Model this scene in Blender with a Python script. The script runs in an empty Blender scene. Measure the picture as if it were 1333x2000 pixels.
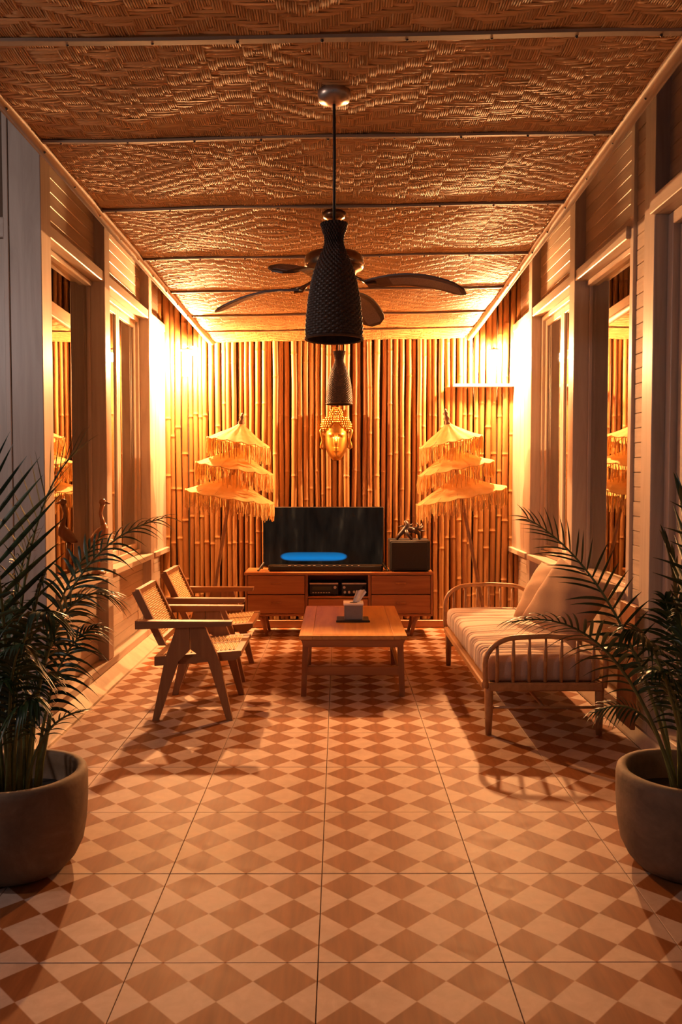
import bpy, math, random
from mathutils import Vector, Matrix
R = math.radians
PI = math.pi
random.seed(7)
scene = bpy.context.scene
col = scene.collection

# ------------------------------------------------------------------ camera
CAM = Vector((0.0, 0.0, 1.566)); FPX = 1623.0
PITCH, YAW = R(2.47), R(0.124)
cd = bpy.data.cameras.new('camera'); cam = bpy.data.objects.new('camera', cd); col.objects.link(cam)
cd.sensor_fit = 'HORIZONTAL'; cd.sensor_width = 36.0; cd.lens = FPX / 1333.0 * 36.0
cd.clip_start = 0.05; cd.clip_end = 100
cam.location = CAM; cam.rotation_euler = (PI / 2 - PITCH, 0, -YAW)
scene.camera = cam
# ------------------------------------------------------------------ world, exposure
w = bpy.data.worlds.new('dusk'); scene.world = w; w.use_nodes = True
bg = w.node_tree.nodes['Background']
bg.inputs['Color'].default_value = (0.85, 0.78, 0.86, 1)
bg.inputs['Strength'].default_value = 0.11
vs = scene.view_settings
vs.view_transform = 'Standard'; vs.look = 'None'; vs.exposure = 0.0; vs.gamma = 1.0
vs.use_curve_mapping = False
LAMP_COL = (1.0, 0.48, 0.18); LAMP_STR = 12500.0      # the two wall lamps (built further down)
LANTERN_STR = 250.0
LAMP_SPOTS = ((-1.53, 8.40, 2.76), (1.56, 8.40, 2.76))

_rot = Matrix.Rotation(-YAW, 3, 'Z') @ Matrix.Rotation(PI / 2 - PITCH, 3, 'X')
def P(px, py, Y):
    "point seen at photo pixel (px,py), lying in the plane y=Y"
    d = _rot @ Vector(((px - 666.5) / FPX, (1000 - py) / FPX, -1.0))
    return CAM + d * (Y / d.y)

# ------------------------------------------------------------------ materials
MATS = {}
def newmat(name):
    m = bpy.data.materials.new(name); m.use_nodes = True
    nt = m.node_tree; b = nt.nodes['Principled BSDF']; MATS[name] = m
    return m, nt, b
def N(nt, t, **kw):
    n = nt.nodes.new(t)
    for k, v in kw.items(): setattr(n, k, v)
    return n
def ramp(nt, fac, stops):
    r = N(nt, 'ShaderNodeValToRGB'); e = r.color_ramp.elements
    while len(e) < len(stops): e.new(0.5)
    for i, (p, c) in enumerate(stops):
        e[i].position = p; e[i].color = (*c, 1)
    nt.links.new(fac, r.inputs[0]); return r.outputs[0]
def coords(nt, scale, seedshift=True):
    tc = N(nt, 'ShaderNodeTexCoord'); mp = N(nt, 'ShaderNodeMapping')
    mp.inputs['Scale'].default_value = scale
    nt.links.new(tc.outputs['Object'], mp.inputs['Vector'])
    if seedshift:
        oi = N(nt, 'ShaderNodeObjectInfo'); mu = N(nt, 'ShaderNodeMath', operation='MULTIPLY'); mu.inputs[1].default_value = 37.0
        nt.links.new(oi.outputs['Random'], mu.inputs[0])
        ad = N(nt, 'ShaderNodeVectorMath', operation='ADD')
        nt.links.new(mp.outputs[0], ad.inputs[0]); nt.links.new(mu.outputs[0], ad.inputs[1])
        return ad.outputs[0]
    return mp.outputs[0]
def noise(nt, vec, scale, detail=4, rough=0.55, dist=0.0):
    n = N(nt, 'ShaderNodeTexNoise'); n.inputs['Scale'].default_value = scale; n.inputs['Detail'].default_value = detail
    n.inputs['Roughness'].default_value = rough; n.inputs['Distortion'].default_value = dist
    nt.links.new(vec, n.inputs['Vector']); return n.outputs['Fac']
def bump(nt, h, b, strength=0.2, dist=0.01):
    bp = N(nt, 'ShaderNodeBump'); bp.inputs['Strength'].default_value = strength; bp.inputs['Distance'].default_value = dist
    nt.links.new(h, bp.inputs['Height']); nt.links.new(bp.outputs[0], b.inputs['Normal'])
def wood(name, dark, light, axis='x', rough=0.5, grain=7.0, vary=0.25, bs=0.12, coat=0.0):
    m, nt, b = newmat(name)
    sc = {'x': (1.2, 14, 14), 'y': (14, 1.2, 14), 'z': (14, 14, 1.2)}[axis]
    v = coords(nt, sc)
    f = noise(nt, v, grain / 7.0, 6, 0.6, 1.2)
    c = ramp(nt, f, [(0.28, dark), (0.72, light)])
    oi = N(nt, 'ShaderNodeObjectInfo')
    hs = N(nt, 'ShaderNodeHueSaturation')
    mr = N(nt, 'ShaderNodeMapRange'); mr.inputs['To Min'].default_value = 1 - vary; mr.inputs['To Max'].default_value = 1 + vary
    nt.links.new(oi.outputs['Random'], mr.inputs['Value']); nt.links.new(mr.outputs[0], hs.inputs['Value'])
    nt.links.new(c, hs.inputs['Color']); nt.links.new(hs.outputs[0], b.inputs['Base Color'])
    b.inputs['Roughness'].default_value = rough; b.inputs['Coat Weight'].default_value = coat; b.inputs['Coat Roughness'].default_value = 0.25
    bump(nt, f, b, bs, 0.004)
    return m
def plain(name, c, rough=0.5, metal=0.0, var=0.15, nscale=30, bs=0.0, emit=None, spec=0.5):
    m, nt, b = newmat(name)
    v = coords(nt, (1, 1, 1)); f = noise(nt, v, nscale, 3)
    lo = tuple(x * (1 - var) for x in c); hi = tuple(min(1, x * (1 + var)) for x in c)
    nt.links.new(ramp(nt, f, [(0.3, lo), (0.7, hi)]), b.inputs['Base Color'])
    b.inputs['Roughness'].default_value = rough; b.inputs['Metallic'].default_value = metal
    b.inputs['Specular IOR Level'].default_value = spec
    if bs: bump(nt, f, b, bs, 0.005)
    return m

wood('wall_wood_y', (0.36, 0.27, 0.20), (0.53, 0.42, 0.325), 'y', 0.42, vary=0.13)
wood('wall_wood_z', (0.37, 0.285, 0.225), (0.50, 0.41, 0.335), 'z', 0.42, vary=0.08)
wood('wall_wood_x', (0.40, 0.32, 0.26), (0.56, 0.46, 0.38), 'x', 0.42, vary=0.13)
wood('ceiling_trim_wood', (0.20, 0.105, 0.05), (0.33, 0.185, 0.09), 'y', 0.5, vary=0.1)
wood('batten_wood', (0.20, 0.125, 0.075), (0.32, 0.22, 0.14), 'x', 0.55, vary=0.12)
wood('teak_x', (0.235, 0.075, 0.02), (0.38, 0.145, 0.043), 'x', 0.38, vary=0.08, coat=0.15)
wood('teak_y', (0.24, 0.085, 0.025), (0.38, 0.155, 0.05), 'y', 0.40, vary=0.08, coat=0.1)
wood('teak_z', (0.21, 0.07, 0.02), (0.34, 0.128, 0.04), 'z', 0.42, vary=0.06)
wood('table_wood', (0.38, 0.165, 0.04), (0.60, 0.30, 0.085), 'y', 0.35, vary=0.06, coat=0.2)
wood('chair_wood_x', (0.20, 0.08, 0.028), (0.33, 0.145, 0.052), 'x', 0.42, vary=0.05)
wood('chair_wood_z', (0.19, 0.075, 0.026), (0.31, 0.135, 0.048), 'z', 0.42, vary=0.05)
wood('daybed_wood', (0.31, 0.14, 0.052), (0.48, 0.245, 0.10), 'y', 0.38, vary=0.05, coat=0.15)
wood('fan_wood', (0.045, 0.022, 0.014), (0.10, 0.052, 0.034), 'x', 0.45, vary=0.1)
wood('carved_wood', (0.20, 0.07, 0.028), (0.40, 0.16, 0.06), 'z', 0.3, vary=0.1, coat=0.4)
plain('dark_backing', (0.10, 0.06, 0.035), 0.8)
plain('roof_dark', (0.16, 0.10, 0.06), 0.8)
plain('kerb_concrete', (0.46, 0.34, 0.24), 0.6, var=0.12, nscale=9, bs=0.1)
plain('grout', (0.11, 0.07, 0.045), 0.85)
plain('black_plastic', (0.012, 0.011, 0.011), 0.42)
plain('black_gloss', (0.008, 0.008, 0.009), 0.12)
plain('speaker_cloth', (0.016, 0.014, 0.013), 0.85, nscale=300, bs=0.3)
plain('grey_metal', (0.30, 0.27, 0.25), 0.35, 0.7)
plain('bronze', (0.20, 0.115, 0.06), 0.28, 0.9)
plain('brushed_steel', (0.45, 0.36, 0.29), 0.35, 0.9)
plain('cord_black', (0.012, 0.009, 0.007), 0.6)
plain('wicker_dark', (0.060, 0.034, 0.022), 0.5, var=0.35, nscale=60)
plain('woven_inset', (0.20, 0.135, 0.10), 0.55, var=0.3, nscale=180, bs=0.4)
plain('gold', (0.58, 0.31, 0.08), 0.30, 0.95, var=0.12, nscale=20)
plain('mattress_cloth', (0.47, 0.345, 0.28), 0.9, var=0.05, nscale=160, bs=0.08)
plain('pillow_cloth', (0.37, 0.225, 0.14), 0.9, var=0.05, nscale=160, bs=0.08)
plain('cane', (0.62, 0.38, 0.17), 0.5, var=0.2, nscale=90)
plain('box_grey', (0.26, 0.235, 0.23), 0.7, var=0.06)
plain('tissue_white', (0.88, 0.84, 0.78), 0.8, var=0.03)
plain('batten_white', (0.82, 0.78, 0.70), 0.5, var=0.04)
plain('soil', (0.018, 0.013, 0.010), 0.95, nscale=60, bs=0.6)
plain('curtain_cloth', (0.22, 0.13, 0.085), 0.9, var=0.1, nscale=50)
plain('stem_green', (0.13, 0.13, 0.035), 0.5, var=0.25, nscale=25)
plain('root_dark', (0.05, 0.026, 0.018), 0.4, var=0.3)
plain('nail', (0.05, 0.03, 0.02), 0.5, 0.5)
plain('knob_pale', (0.55, 0.45, 0.36), 0.4, 0.4)
plain('finial_wood', (0.26, 0.12, 0.05), 0.45)

def mat_bamboo():
    m, nt, b = newmat('bamboo')
    oi = N(nt, 'ShaderNodeObjectInfo')
    v = coords(nt, (30, 30, 1.6)); f = noise(nt, v, 1.0, 4, 0.6, 0.5)
    c1 = ramp(nt, oi.outputs['Random'], [(0.0, (0.26, 0.105, 0.030)), (0.35, (0.36, 0.165, 0.052)), (0.7, (0.43, 0.225, 0.078)), (1.0, (0.30, 0.13, 0.04))])
    c2 = ramp(nt, f, [(0.3, (0.68, 0.60, 0.52)), (0.65, (1.0, 1.0, 1.0))])
    mx = N(nt, 'ShaderNodeMix', data_type='RGBA', blend_type='MULTIPLY'); mx.inputs[0].default_value = 1
    nt.links.new(c1, mx.inputs[6]); nt.links.new(c2, mx.inputs[7])
    nt.links.new(mx.outputs[2], b.inputs['Base Color'])
    b.inputs['Roughness'].default_value = 0.45; b.inputs['Specular IOR Level'].default_value = 0.35
    bump(nt, f, b, 0.05, 0.003)
mat_bamboo()
def mat_mat():
    m, nt, b = newmat('woven_bamboo')
    g = N(nt, 'ShaderNodeNewGeometry')
    c1 = ramp(nt, g.outputs['Random Per Island'], [(0.0, (0.43, 0.225, 0.082)), (0.4, (0.58, 0.325, 0.125)), (0.8, (0.68, 0.405, 0.175)), (1.0, (0.50, 0.265, 0.10))])
    v = coords(nt, (1, 1, 1), False); f = noise(nt, v, 2.2, 4)
    c2 = ramp(nt, f, [(0.3, (0.80, 0.76, 0.72)), (0.65, (1, 1, 1))])
    mx = N(nt, 'ShaderNodeMix', data_type='RGBA', blend_type='MULTIPLY'); mx.inputs[0].default_value = 1
    nt.links.new(c1, mx.inputs[6]); nt.links.new(c2, mx.inputs[7]); nt.links.new(mx.outputs[2], b.inputs['Base Color'])
    b.inputs['Roughness'].default_value = 0.52; b.inputs['Specular IOR Level'].default_value = 0.42
mat_mat()
def mat_tile():
    m, nt, b = newmat('diamond_tile')
    tc = N(nt, 'ShaderNodeTexCoord'); sp = N(nt, 'ShaderNodeSeparateXYZ'); nt.links.new(tc.outputs['Object'], sp.inputs[0])
    def math_(op, a, bb):
        n = N(nt, 'ShaderNodeMath', operation=op)
        for i, x in enumerate((a, bb)):
            if x is None: continue
            if isinstance(x, (int, float)): n.inputs[i].default_value = x
            else: nt.links.new(x, n.inputs[i])
        return n.outputs[0]
    # tile-local coordinates run -0.3..0.3; dark diamonds of 0.2 m diagonal
    x = math_('DIVIDE', sp.outputs[0], 0.2); y = math_('DIVIDE', math_('ADD', sp.outputs[1], 0.1), 0.2)
    fx = math_('ABSOLUTE', math_('SUBTRACT', math_('FRACT', math_('ADD', x, 100.5), None), 0.5), None)
    fy = math_('ABSOLUTE', math_('SUBTRACT', math_('FRACT', math_('ADD', y, 100.0), None), 0.5), None)
    d = math_('ADD', fx, fy)
    v = coords(nt, (1, 1, 1)); f = noise(nt, v, 14, 6, 0.6, 0.6); f2 = noise(nt, coords(nt, (40, 4, 1)), 1.0, 4)
    mr = N(nt, 'ShaderNodeMapRange'); mr.inputs['From Min'].default_value = 0.485; mr.inputs['From Max'].default_value = 0.515
    nt.links.new(d, mr.inputs['Value'])
    dark = ramp(nt, f2, [(0.25, (0.17, 0.055, 0.016)), (0.75, (0.25, 0.088, 0.028))])
    light = ramp(nt, f, [(0.3, (0.40, 0.27, 0.20)), (0.7, (0.50, 0.35, 0.265))])
    mx = N(nt, 'ShaderNodeMix', data_type='RGBA')
    nt.links.new(mr.outputs[0], mx.inputs[0]); nt.links.new(dark, mx.inputs[6]); nt.links.new(light, mx.inputs[7])
    nt.links.new(mx.outputs[2], b.inputs['Base Color'])
    rr = N(nt, 'ShaderNodeMapRange'); rr.inputs['To Min'].default_value = 0.42; rr.inputs['To Max'].default_value = 0.62; b.inputs['Specular IOR Level'].default_value = 0.12
    nt.links.new(f, rr.inputs['Value']); nt.links.new(rr.outputs[0], b.inputs['Roughness'])
    bump(nt, f, b, 0.05, 0.002)
mat_tile()
def mat_glass():
    m, nt, b = newmat('window_glass')
    out = nt.nodes['Material Output']; nt.nodes.remove(b)
    fr = N(nt, 'ShaderNodeFresnel'); fr.inputs['IOR'].default_value = 1.9
    tr = N(nt, 'ShaderNodeBsdfTransparent'); tr.inputs['Color'].default_value = (0.32, 0.29, 0.27, 1)
    gl = N(nt, 'ShaderNodeBsdfGlossy'); gl.inputs['Roughness'].default_value = 0.015; gl.inputs['Color'].default_value = (0.97, 0.93, 0.88, 1)
    mx = N(nt, 'ShaderNodeMixShader')
    fm = N(nt, 'ShaderNodeMapRange'); fm.inputs['To Min'].default_value = 0.42; fm.inputs['To Max'].default_value = 1.0
    nt.links.new(fr.outputs[0], fm.inputs['Value'])
    nt.links.new(fm.outputs[0], mx.inputs[0]); nt.links.new(tr.outputs[0], mx.inputs[1]); nt.links.new(gl.outputs[0], mx.inputs[2])
    nt.links.new(mx.outputs[0], out.inputs[0])
mat_glass()
def mat_cloth_translucent():
    m, nt, b = newmat('umbrella_cloth')
    out = nt.nodes['Material Output']
    v = coords(nt, (1, 1, 1)); f = noise(nt, v, 14, 4)
    c = ramp(nt, f, [(0.3, (0.80, 0.50, 0.17)), (0.7, (0.92, 0.64, 0.27))])
    nt.links.new(c, b.inputs['Base Color']); b.inputs['Roughness'].default_value = 0.8
    t = N(nt, 'ShaderNodeBsdfTranslucent'); nt.links.new(c, t.inputs[0])
    mx = N(nt, 'ShaderNodeMixShader'); mx.inputs[0].default_value = 0.4
    nt.links.new(b.outputs[0], mx.inputs[1]); nt.links.new(t.outputs[0], mx.inputs[2]); nt.links.new(mx.outputs[0], out.inputs[0])
mat_cloth_translucent()
def mat_leaf():
    m, nt, b = newmat('palm_leaf'); b.inputs['Specular IOR Level'].default_value = 0.35
    g = N(nt, 'ShaderNodeNewGeometry')
    c = ramp(nt, g.outputs['Random Per Island'], [(0.0, (0.014, 0.030, 0.010)), (0.55, (0.025, 0.048, 0.013)), (0.9, (0.050, 0.064, 0.016)), (1.0, (0.12, 0.085, 0.03))])
    nt.links.new(c, b.inputs['Base Color']); b.inputs['Roughness'].default_value = 0.38
mat_leaf()
def mat_pot():
    m, nt, b = newmat('pot_concrete')
    v = coords(nt, (1, 1, 1)); f = noise(nt, v, 5, 7, 0.65, 0.4); g = noise(nt, v, 45, 4)
    c = ramp(nt, f, [(0.30, (0.085, 0.052, 0.030)), (0.55, (0.17, 0.105, 0.060)), (0.75, (0.235, 0.155, 0.095))])
    nt.links.new(c, b.inputs['Base Color']); b.inputs['Roughness'].default_value = 0.75
    bump(nt, g, b, 0.2, 0.006)
mat_pot()
def mat_screen():
    m, nt, b = newmat('tv_screen')
    b.inputs['Base Color'].default_value = (0.006, 0.006, 0.006, 1); b.inputs['Roughness'].default_value = 0.10; b.inputs['Specular IOR Level'].default_value = 0.12
    tc = N(nt, 'ShaderNodeTexCoord'); sp = N(nt, 'ShaderNodeSeparateXYZ'); nt.links.new(tc.outputs['Object'], sp.inputs[0])
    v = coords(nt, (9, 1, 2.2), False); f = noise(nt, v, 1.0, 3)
    base = ramp(nt, f, [(0.35, (0.002, 0.002, 0.0015)), (0.62, (0.012, 0.008, 0.005)), (0.8, (0.045, 0.028, 0.015))])  # dim brown upright bands: a reflection painted into the screen's emission
    # blue streak low on the screen (the picture that is on)
    def mth(op, a, bb=None, c=None):
        n = N(nt, 'ShaderNodeMath', operation=op)
        for i, x in enumerate((a, bb, c)):
            if x is None: continue
            if isinstance(x, (int, float)): n.inputs[i].default_value = x
            else: nt.links.new(x, n.inputs[i])
        return n.outputs[0]
    ex = mth('POWER', mth('ABSOLUTE', mth('DIVIDE', mth('ADD', sp.outputs[0], 0.095), 0.325)), 6.0)
    ez = mth('POWER', mth('ABSOLUTE', mth('DIVIDE', mth('ADD', sp.outputs[2], 0.195), 0.044)), 2.0)
    d = mth('ADD', ex, ez)
    mr = N(nt, 'ShaderNodeMapRange'); mr.inputs['From Min'].default_value = 1.15; mr.inputs['From Max'].default_value = 0.7
    nt.links.new(d, mr.inputs['Value'])
    vert = N(nt, 'ShaderNodeMapRange'); vert.inputs['From Min'].default_value = -0.25; vert.inputs['From Max'].default_value = -0.14
    nt.links.new(sp.outputs[2], vert.inputs['Value'])
    blue = ramp(nt, vert.outputs[0], [(0.0, (0.01, 0.08, 0.22)), (0.35, (0.004, 0.20, 0.56)), (1.0, (0.005, 0.07, 0.16))])
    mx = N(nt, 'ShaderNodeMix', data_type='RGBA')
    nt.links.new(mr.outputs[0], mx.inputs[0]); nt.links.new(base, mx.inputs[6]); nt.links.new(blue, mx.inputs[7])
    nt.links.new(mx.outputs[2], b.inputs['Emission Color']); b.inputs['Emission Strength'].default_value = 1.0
mat_screen()
def mat_bulb():
    m, nt, b = newmat('bulb_glow')
    b.inputs['Base Color'].default_value = (1, 1, 1, 1)
    b.inputs['Emission Color'].default_value = (*LAMP_COL, 1); b.inputs['Emission Strength'].default_value = LAMP_STR
mat_bulb()
def mat_lantern():
    m, nt, b = newmat('lantern_glow')
    b.inputs['Emission Color'].default_value = (1.0, 0.80, 0.74, 1); b.inputs['Emission Strength'].default_value = LANTERN_STR
mat_lantern()
def mat_display():
    m, nt, b = newmat('amp_display')
    b.inputs['Base Color'].default_value = (0.05, 0.055, 0.04, 1); b.inputs['Roughness'].default_value = 0.2
mat_display()

# ------------------------------------------------------------------ mesh builder
class MB:
    def __init__(s): s.v = []; s.f = []; s.sm = []
    def add(s, vs_, fs, smooth=False):
        o = len(s.v); s.v += [tuple(p) for p in vs_]
        s.f += [tuple(i + o for i in f) for f in fs]; s.sm += [smooth] * len(fs); return s
    def box(s, x0, x1, y0, y1, z0, z1):
        vv = [(x, y, z) for z in (z0, z1) for y in (y0, y1) for x in (x0, x1)]
        return s.add(vv, [(0, 2, 3, 1), (4, 5, 7, 6), (0, 1, 5, 4), (2, 6, 7, 3), (0, 4, 6, 2), (1, 3, 7, 5)])
    def cbox(s, x0, x1, y0, y1, z0, z1, b=0.004):
        "box with all edges chamfered"
        xs, ys, zs = (x0, x1), (y0, y1), (z0, z1)
        vv = []; idx = {}
        for i in (0, 1):
            for j in (0, 1):
                for k in (0, 1):
                    sx, sy, sz = (b if i == 0 else -b), (b if j == 0 else -b), (b if k == 0 else -b)
                    for a, p in enumerate(((xs[i], ys[j] + sy, zs[k] + sz), (xs[i] + sx, ys[j], zs[k] + sz), (xs[i] + sx, ys[j] + sy, zs[k]))):
                        idx[i, j, k, a] = len(vv); vv.append(p)
        fs = []
        for i in (0, 1):
            q = [idx[i, j, k, 0] for j, k in ((0, 0), (0, 1), (1, 1), (1, 0))]; fs.append(q if i == 0 else q[::-1])
            q = [idx[j, i, k, 1] for j, k in ((0, 0), (1, 0), (1, 1), (0, 1))]; fs.append(q if i == 0 else q[::-1])
            q = [idx[j, k, i, 2] for j, k in ((0, 0), (0, 1), (1, 1), (1, 0))]; fs.append(q if i == 0 else q[::-1])
        for i in (0, 1):
            for j in (0, 1):
                fs.append((idx[i, j, 0, 0], idx[i, j, 1, 0], idx[i, j, 1, 1], idx[i, j, 0, 1]))
                fs.append((idx[i, 0, j, 0], idx[i, 1, j, 0], idx[i, 1, j, 2], idx[i, 0, j, 2]))
                fs.append((idx[0, i, j, 1], idx[1, i, j, 1], idx[1, i, j, 2], idx[0, i, j, 2]))
                for k in (0, 1): fs.append((idx[i, j, k, 0], idx[i, j, k, 1], idx[i, j, k, 2]))
        return s.add(vv, fs)
    def prism(s, poly, axis, a0, a1):
        "extrude a 2-D outline along an axis ('x': (y,z), 'y': (x,z), 'z': (x,y))"
        n = len(poly)
        def mk(p, a):
            return (a, p[0], p[1]) if axis == 'x' else (p[0], a, p[1]) if axis == 'y' else (p[0], p[1], a)
        vv = [mk(p, a0) for p in poly] + [mk(p, a1) for p in poly]
        fs = [tuple(range(n)), tuple(range(2 * n - 1, n - 1, -1))] + [(i, i + n, (i + 1) % n + n, (i + 1) % n) for i in range(n)]
        return s.add(vv, fs)
    def tube(s, pts, rad, seg=8, cap=True, smooth=True):
        pts = [Vector(p) for p in pts]; n = len(pts)
        if not hasattr(rad, '__len__'): rad = [rad] * n
        vv = []; up = Vector((0, 0, 1)); prev = None
        for i, p in enumerate(pts):
            t = (pts[min(i + 1, n - 1)] - pts[max(i - 1, 0)]).normalized()
            if prev is None:
                a = t.cross(up)
                if a.length < 1e-3: a = t.cross(Vector((1, 0, 0)))
            else: a = prev - t * prev.dot(t)
            a.normalize(); prev = a; bb = t.cross(a)
            for k in range(seg):
                an = 2 * PI * k / seg
                vv.append(p + (a * math.cos(an) + bb * math.sin(an)) * rad[i])
        fs = [(i * seg + k, i * seg + (k + 1) % seg, (i + 1) * seg + (k + 1) % seg, (i + 1) * seg + k) for i in range(n - 1) for k in range(seg)]
        s.add(vv, fs, smooth)
        if cap: 
            o = len(s.v) - len(vv)
            s.f += [tuple(o + k for k in range(seg - 1, -1, -1)), tuple(o + (n - 1) * seg + k for k in range(seg))]; s.sm += [False, False]
        return s
    def lathe(s, prof, seg=24, c=(0, 0, 0), smooth=True, f=None):
        "prof: list of (r,z); f(theta,i,r)->r optional"
        vv = []
        for i, (r, z) in enumerate(prof):
            for k in range(seg):
                a = 2 * PI * k / seg; rr = f(a, i, r) if f else r
                vv.append((c[0] + rr * math.cos(a), c[1] + rr * math.sin(a), c[2] + z))
        fs = [(i * seg + k, i * seg + (k + 1) % seg, (i + 1) * seg + (k + 1) % seg, (i + 1) * seg + k) for i in range(len(prof) - 1) for k in range(seg)]
        return s.add(vv, fs, smooth)
    def sphere(s, c, r, seg=12, rings=8, scale=(1, 1, 1)):
        vv = [(c[0], c[1], c[2] - r * scale[2])]
        for i in range(1, rings):
            ph = PI * i / rings
            for k in range(seg):
                a = 2 * PI * k / seg
                vv.append((c[0] + r * scale[0] * math.sin(ph) * math.cos(a), c[1] + r * scale[1] * math.sin(ph) * math.sin(a), c[2] - r * scale[2] * math.cos(ph)))
        vv.append((c[0], c[1], c[2] + r * scale[2])); t = len(vv) - 1
        fs = [(0, 1 + (k + 1) % seg, 1 + k) for k in range(seg)]
        fs += [(1 + i * seg + k, 1 + i * seg + (k + 1) % seg, 1 + (i + 1) * seg + (k + 1) % seg, 1 + (i + 1) * seg + k) for i in range(rings - 2) for k in range(seg)]
        fs += [(t, 1 + (rings - 2) * seg + k, 1 + (rings - 2) * seg + (k + 1) % seg) for k in range(seg)]
        return s.add(vv, fs, True)
    def mesh(s, name):
        me = bpy.data.meshes.new(name); me.from_pydata(s.v, [], s.f)
        me.polygons.foreach_set('use_smooth', s.sm); me.update(); return me
def link(name, me, mat=None, parent=None, loc=None, kind=None, rot=None):
    o = bpy.data.objects.new(name, me); col.objects.link(o)
    if mat and not me.materials: me.materials.append(MATS[mat])
    if parent: o.parent = parent
    if loc is not None: o.location = loc
    if rot is not None: o.rotation_euler = rot
    if kind: o['kind'] = kind
    return o
def part(name, mb, mat, parent=None, loc=None, kind=None, rot=None):
    return link(name, mb.mesh(name), mat, parent, loc, kind, rot)
def tag(o, label, cat, group=None, kind=None):
    o['label'] = label; o['category'] = cat
    if group: o['group'] = group
    if kind: o['kind'] = kind
    return o
def thing(name, label, cat, loc=(0, 0, 0), group=None, kind=None):
    o = bpy.data.objects.new(name, None); col.objects.link(o); o.location = loc; o.empty_display_size = 0.1
    return tag(o, label, cat, group, kind)
def copy_tree(o, parent=None):
    c = o.copy(); col.objects.link(c); c.parent = parent
    for ch in [x for x in bpy.data.objects if x.parent == o]: copy_tree(ch, c)
    return c

# ================================================================== THE SETTING
WX = 1.77          # inner face of the posts
BX = 1.85          # plane of the boarding
GX = 1.905         # plane of the glass
BACK = 8.60
SILL, HEAD = 0.84, 3.03
TOPZ = 4.05
# ---- floor
floor = part('floor', MB().box(-3.6, 3.6, -1.2, 9.0, -0.12, -0.006), 'grout', None)
tag(floor, 'tiled floor with brown and cream diamond pattern', 'floor', kind='structure')
tile_me = MB().cbox(-0.2985, 0.2985, -0.2985, 0.2985, -0.012, 0.0, 0.0012).mesh('floor_tile'); tile_me.materials.append(MATS['diamond_tile'])
for i in range(-4, 4):
    for j in range(-5, 10):
        x = -0.068 + 0.6 * i + 0.3; y = 2.613 + 0.6 * j + 0.3
        if y > BACK + 0.1: continue
        if x < -1.9 and y > 4.9 or x > 1.75 and y > 0: continue
        link('floor_tile', tile_me, None, floor, (x, y, random.uniform(-0.0008, 0.0006)), rot=(0, 0, 0))
# ---- plinths along the walls
for s, x0, nm, lb in ((-1, 1.672, 'trim_1', 'sloped concrete kerb along the foot of the left wall'), (1, 1.735, 'trim_2', 'sloped concrete kerb along the foot of the right wall')):
    poly = [(s * x0, 0.0), (s * (x0 + 0.004), 0.014), (s * (WX + 0.01), 0.09), (s * (WX + 0.25), 0.09), (s * (WX + 0.25), 0.0)]
    k = part(nm, MB().prism(poly, 'y', 4.2 if s < 0 else 0.3, BACK - 0.03), 'kerb_concrete')
    tag(k, lb, 'kerb', kind='structure')

# ---- side walls
def plank_mesh(length, h, axis):
    "board with chamfered long edges, front towards +depth; length along axis"
    t, b, g = 0.016, 0.0028, 0.0012
    sec = [(0, g), (t - b, g), (t, g + b), (t, h - g - b), (t - b, h - g), (0, h - g)]
    return sec
def planks_side(parent, s, y0, y1, z0, z1, plane, ph=0.09):
    z = z0
    while z < z1 - 0.01:
        h = min(ph, z1 - z)
        sec = [(-s * p[0], p[1]) for p in plank_mesh(1, h, 'y')]
        part('plank', MB().prism(sec, 'y', 0, y1 - y0), 'wall_wood_y', parent, (s * plane + random.uniform(-0.0015, 0.0015), y0, z))
        z += h
def sbox(s, xa, xb, y0, y1, z0, z1, b=0.004):
    lo, hi = sorted((s * xa, s * xb)); return MB().cbox(lo, hi, y0, y1, z0, z1, b)
def side_wall(s, name, label, posts, bays, y_start):
    wl = part(name, sbox(s, 1.99, 2.07, y_start, BACK + 0.05, 0, TOPZ, 0.002), 'dark_backing')
    # cut of the backing: built as solid below the sills and above the heads only
    me = MB()
    lo, hi = sorted((s * 1.96, s * 2.04))
    me.box(lo, hi, y_start, BACK + 0.05, 0, SILL - 0.04); me.box(lo, hi, y_start, BACK + 0.05, HEAD + 0.02, TOPZ)
    old = wl.data; wl.data = me.mesh(name); wl.data.materials.append(MATS['dark_backing']); bpy.data.meshes.remove(old)
    tag(wl, label, 'wall', kind='structure')
    for (y0, y1, xin) in posts:
        part('post', sbox(s, xin, 1.96, y0, y1, 0.151, TOPZ, 0.004), 'wall_wood_z', wl)
    part('base_beam', sbox(s, WX, 1.96, y_start, BACK, 0.085, 0.15, 0.006), 'wall_wood_y', wl)
    for (y0, y1, glazed) in bays:
        planks_side(wl, s, y0, y1, HEAD + 0.08, TOPZ, BX + 0.016)
        planks_side(wl, s, y0, y1, 0.15, SILL - 0.05, BX + 0.016)
        part('lintel', sbox(s, WX + 0.005, 1.96, y0, y1, HEAD, HEAD + 0.08, 0.005), 'wall_wood_y', wl)
        part('sill', sbox(s, WX - 0.02, 1.96, y0, y1, SILL - 0.05, SILL, 0.005), 'wall_wood_y', wl)
        if not glazed:
            n = 4; d = (y1 - y0) / n
            for q in range(n):
                part('panel_board', sbox(s, WX + 0.012, WX + 0.03, y0 + q * d + 0.001, y0 + (q + 1) * d - 0.001, SILL, HEAD, 0.004), 'wall_wood_z', wl)
    return wl
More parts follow.
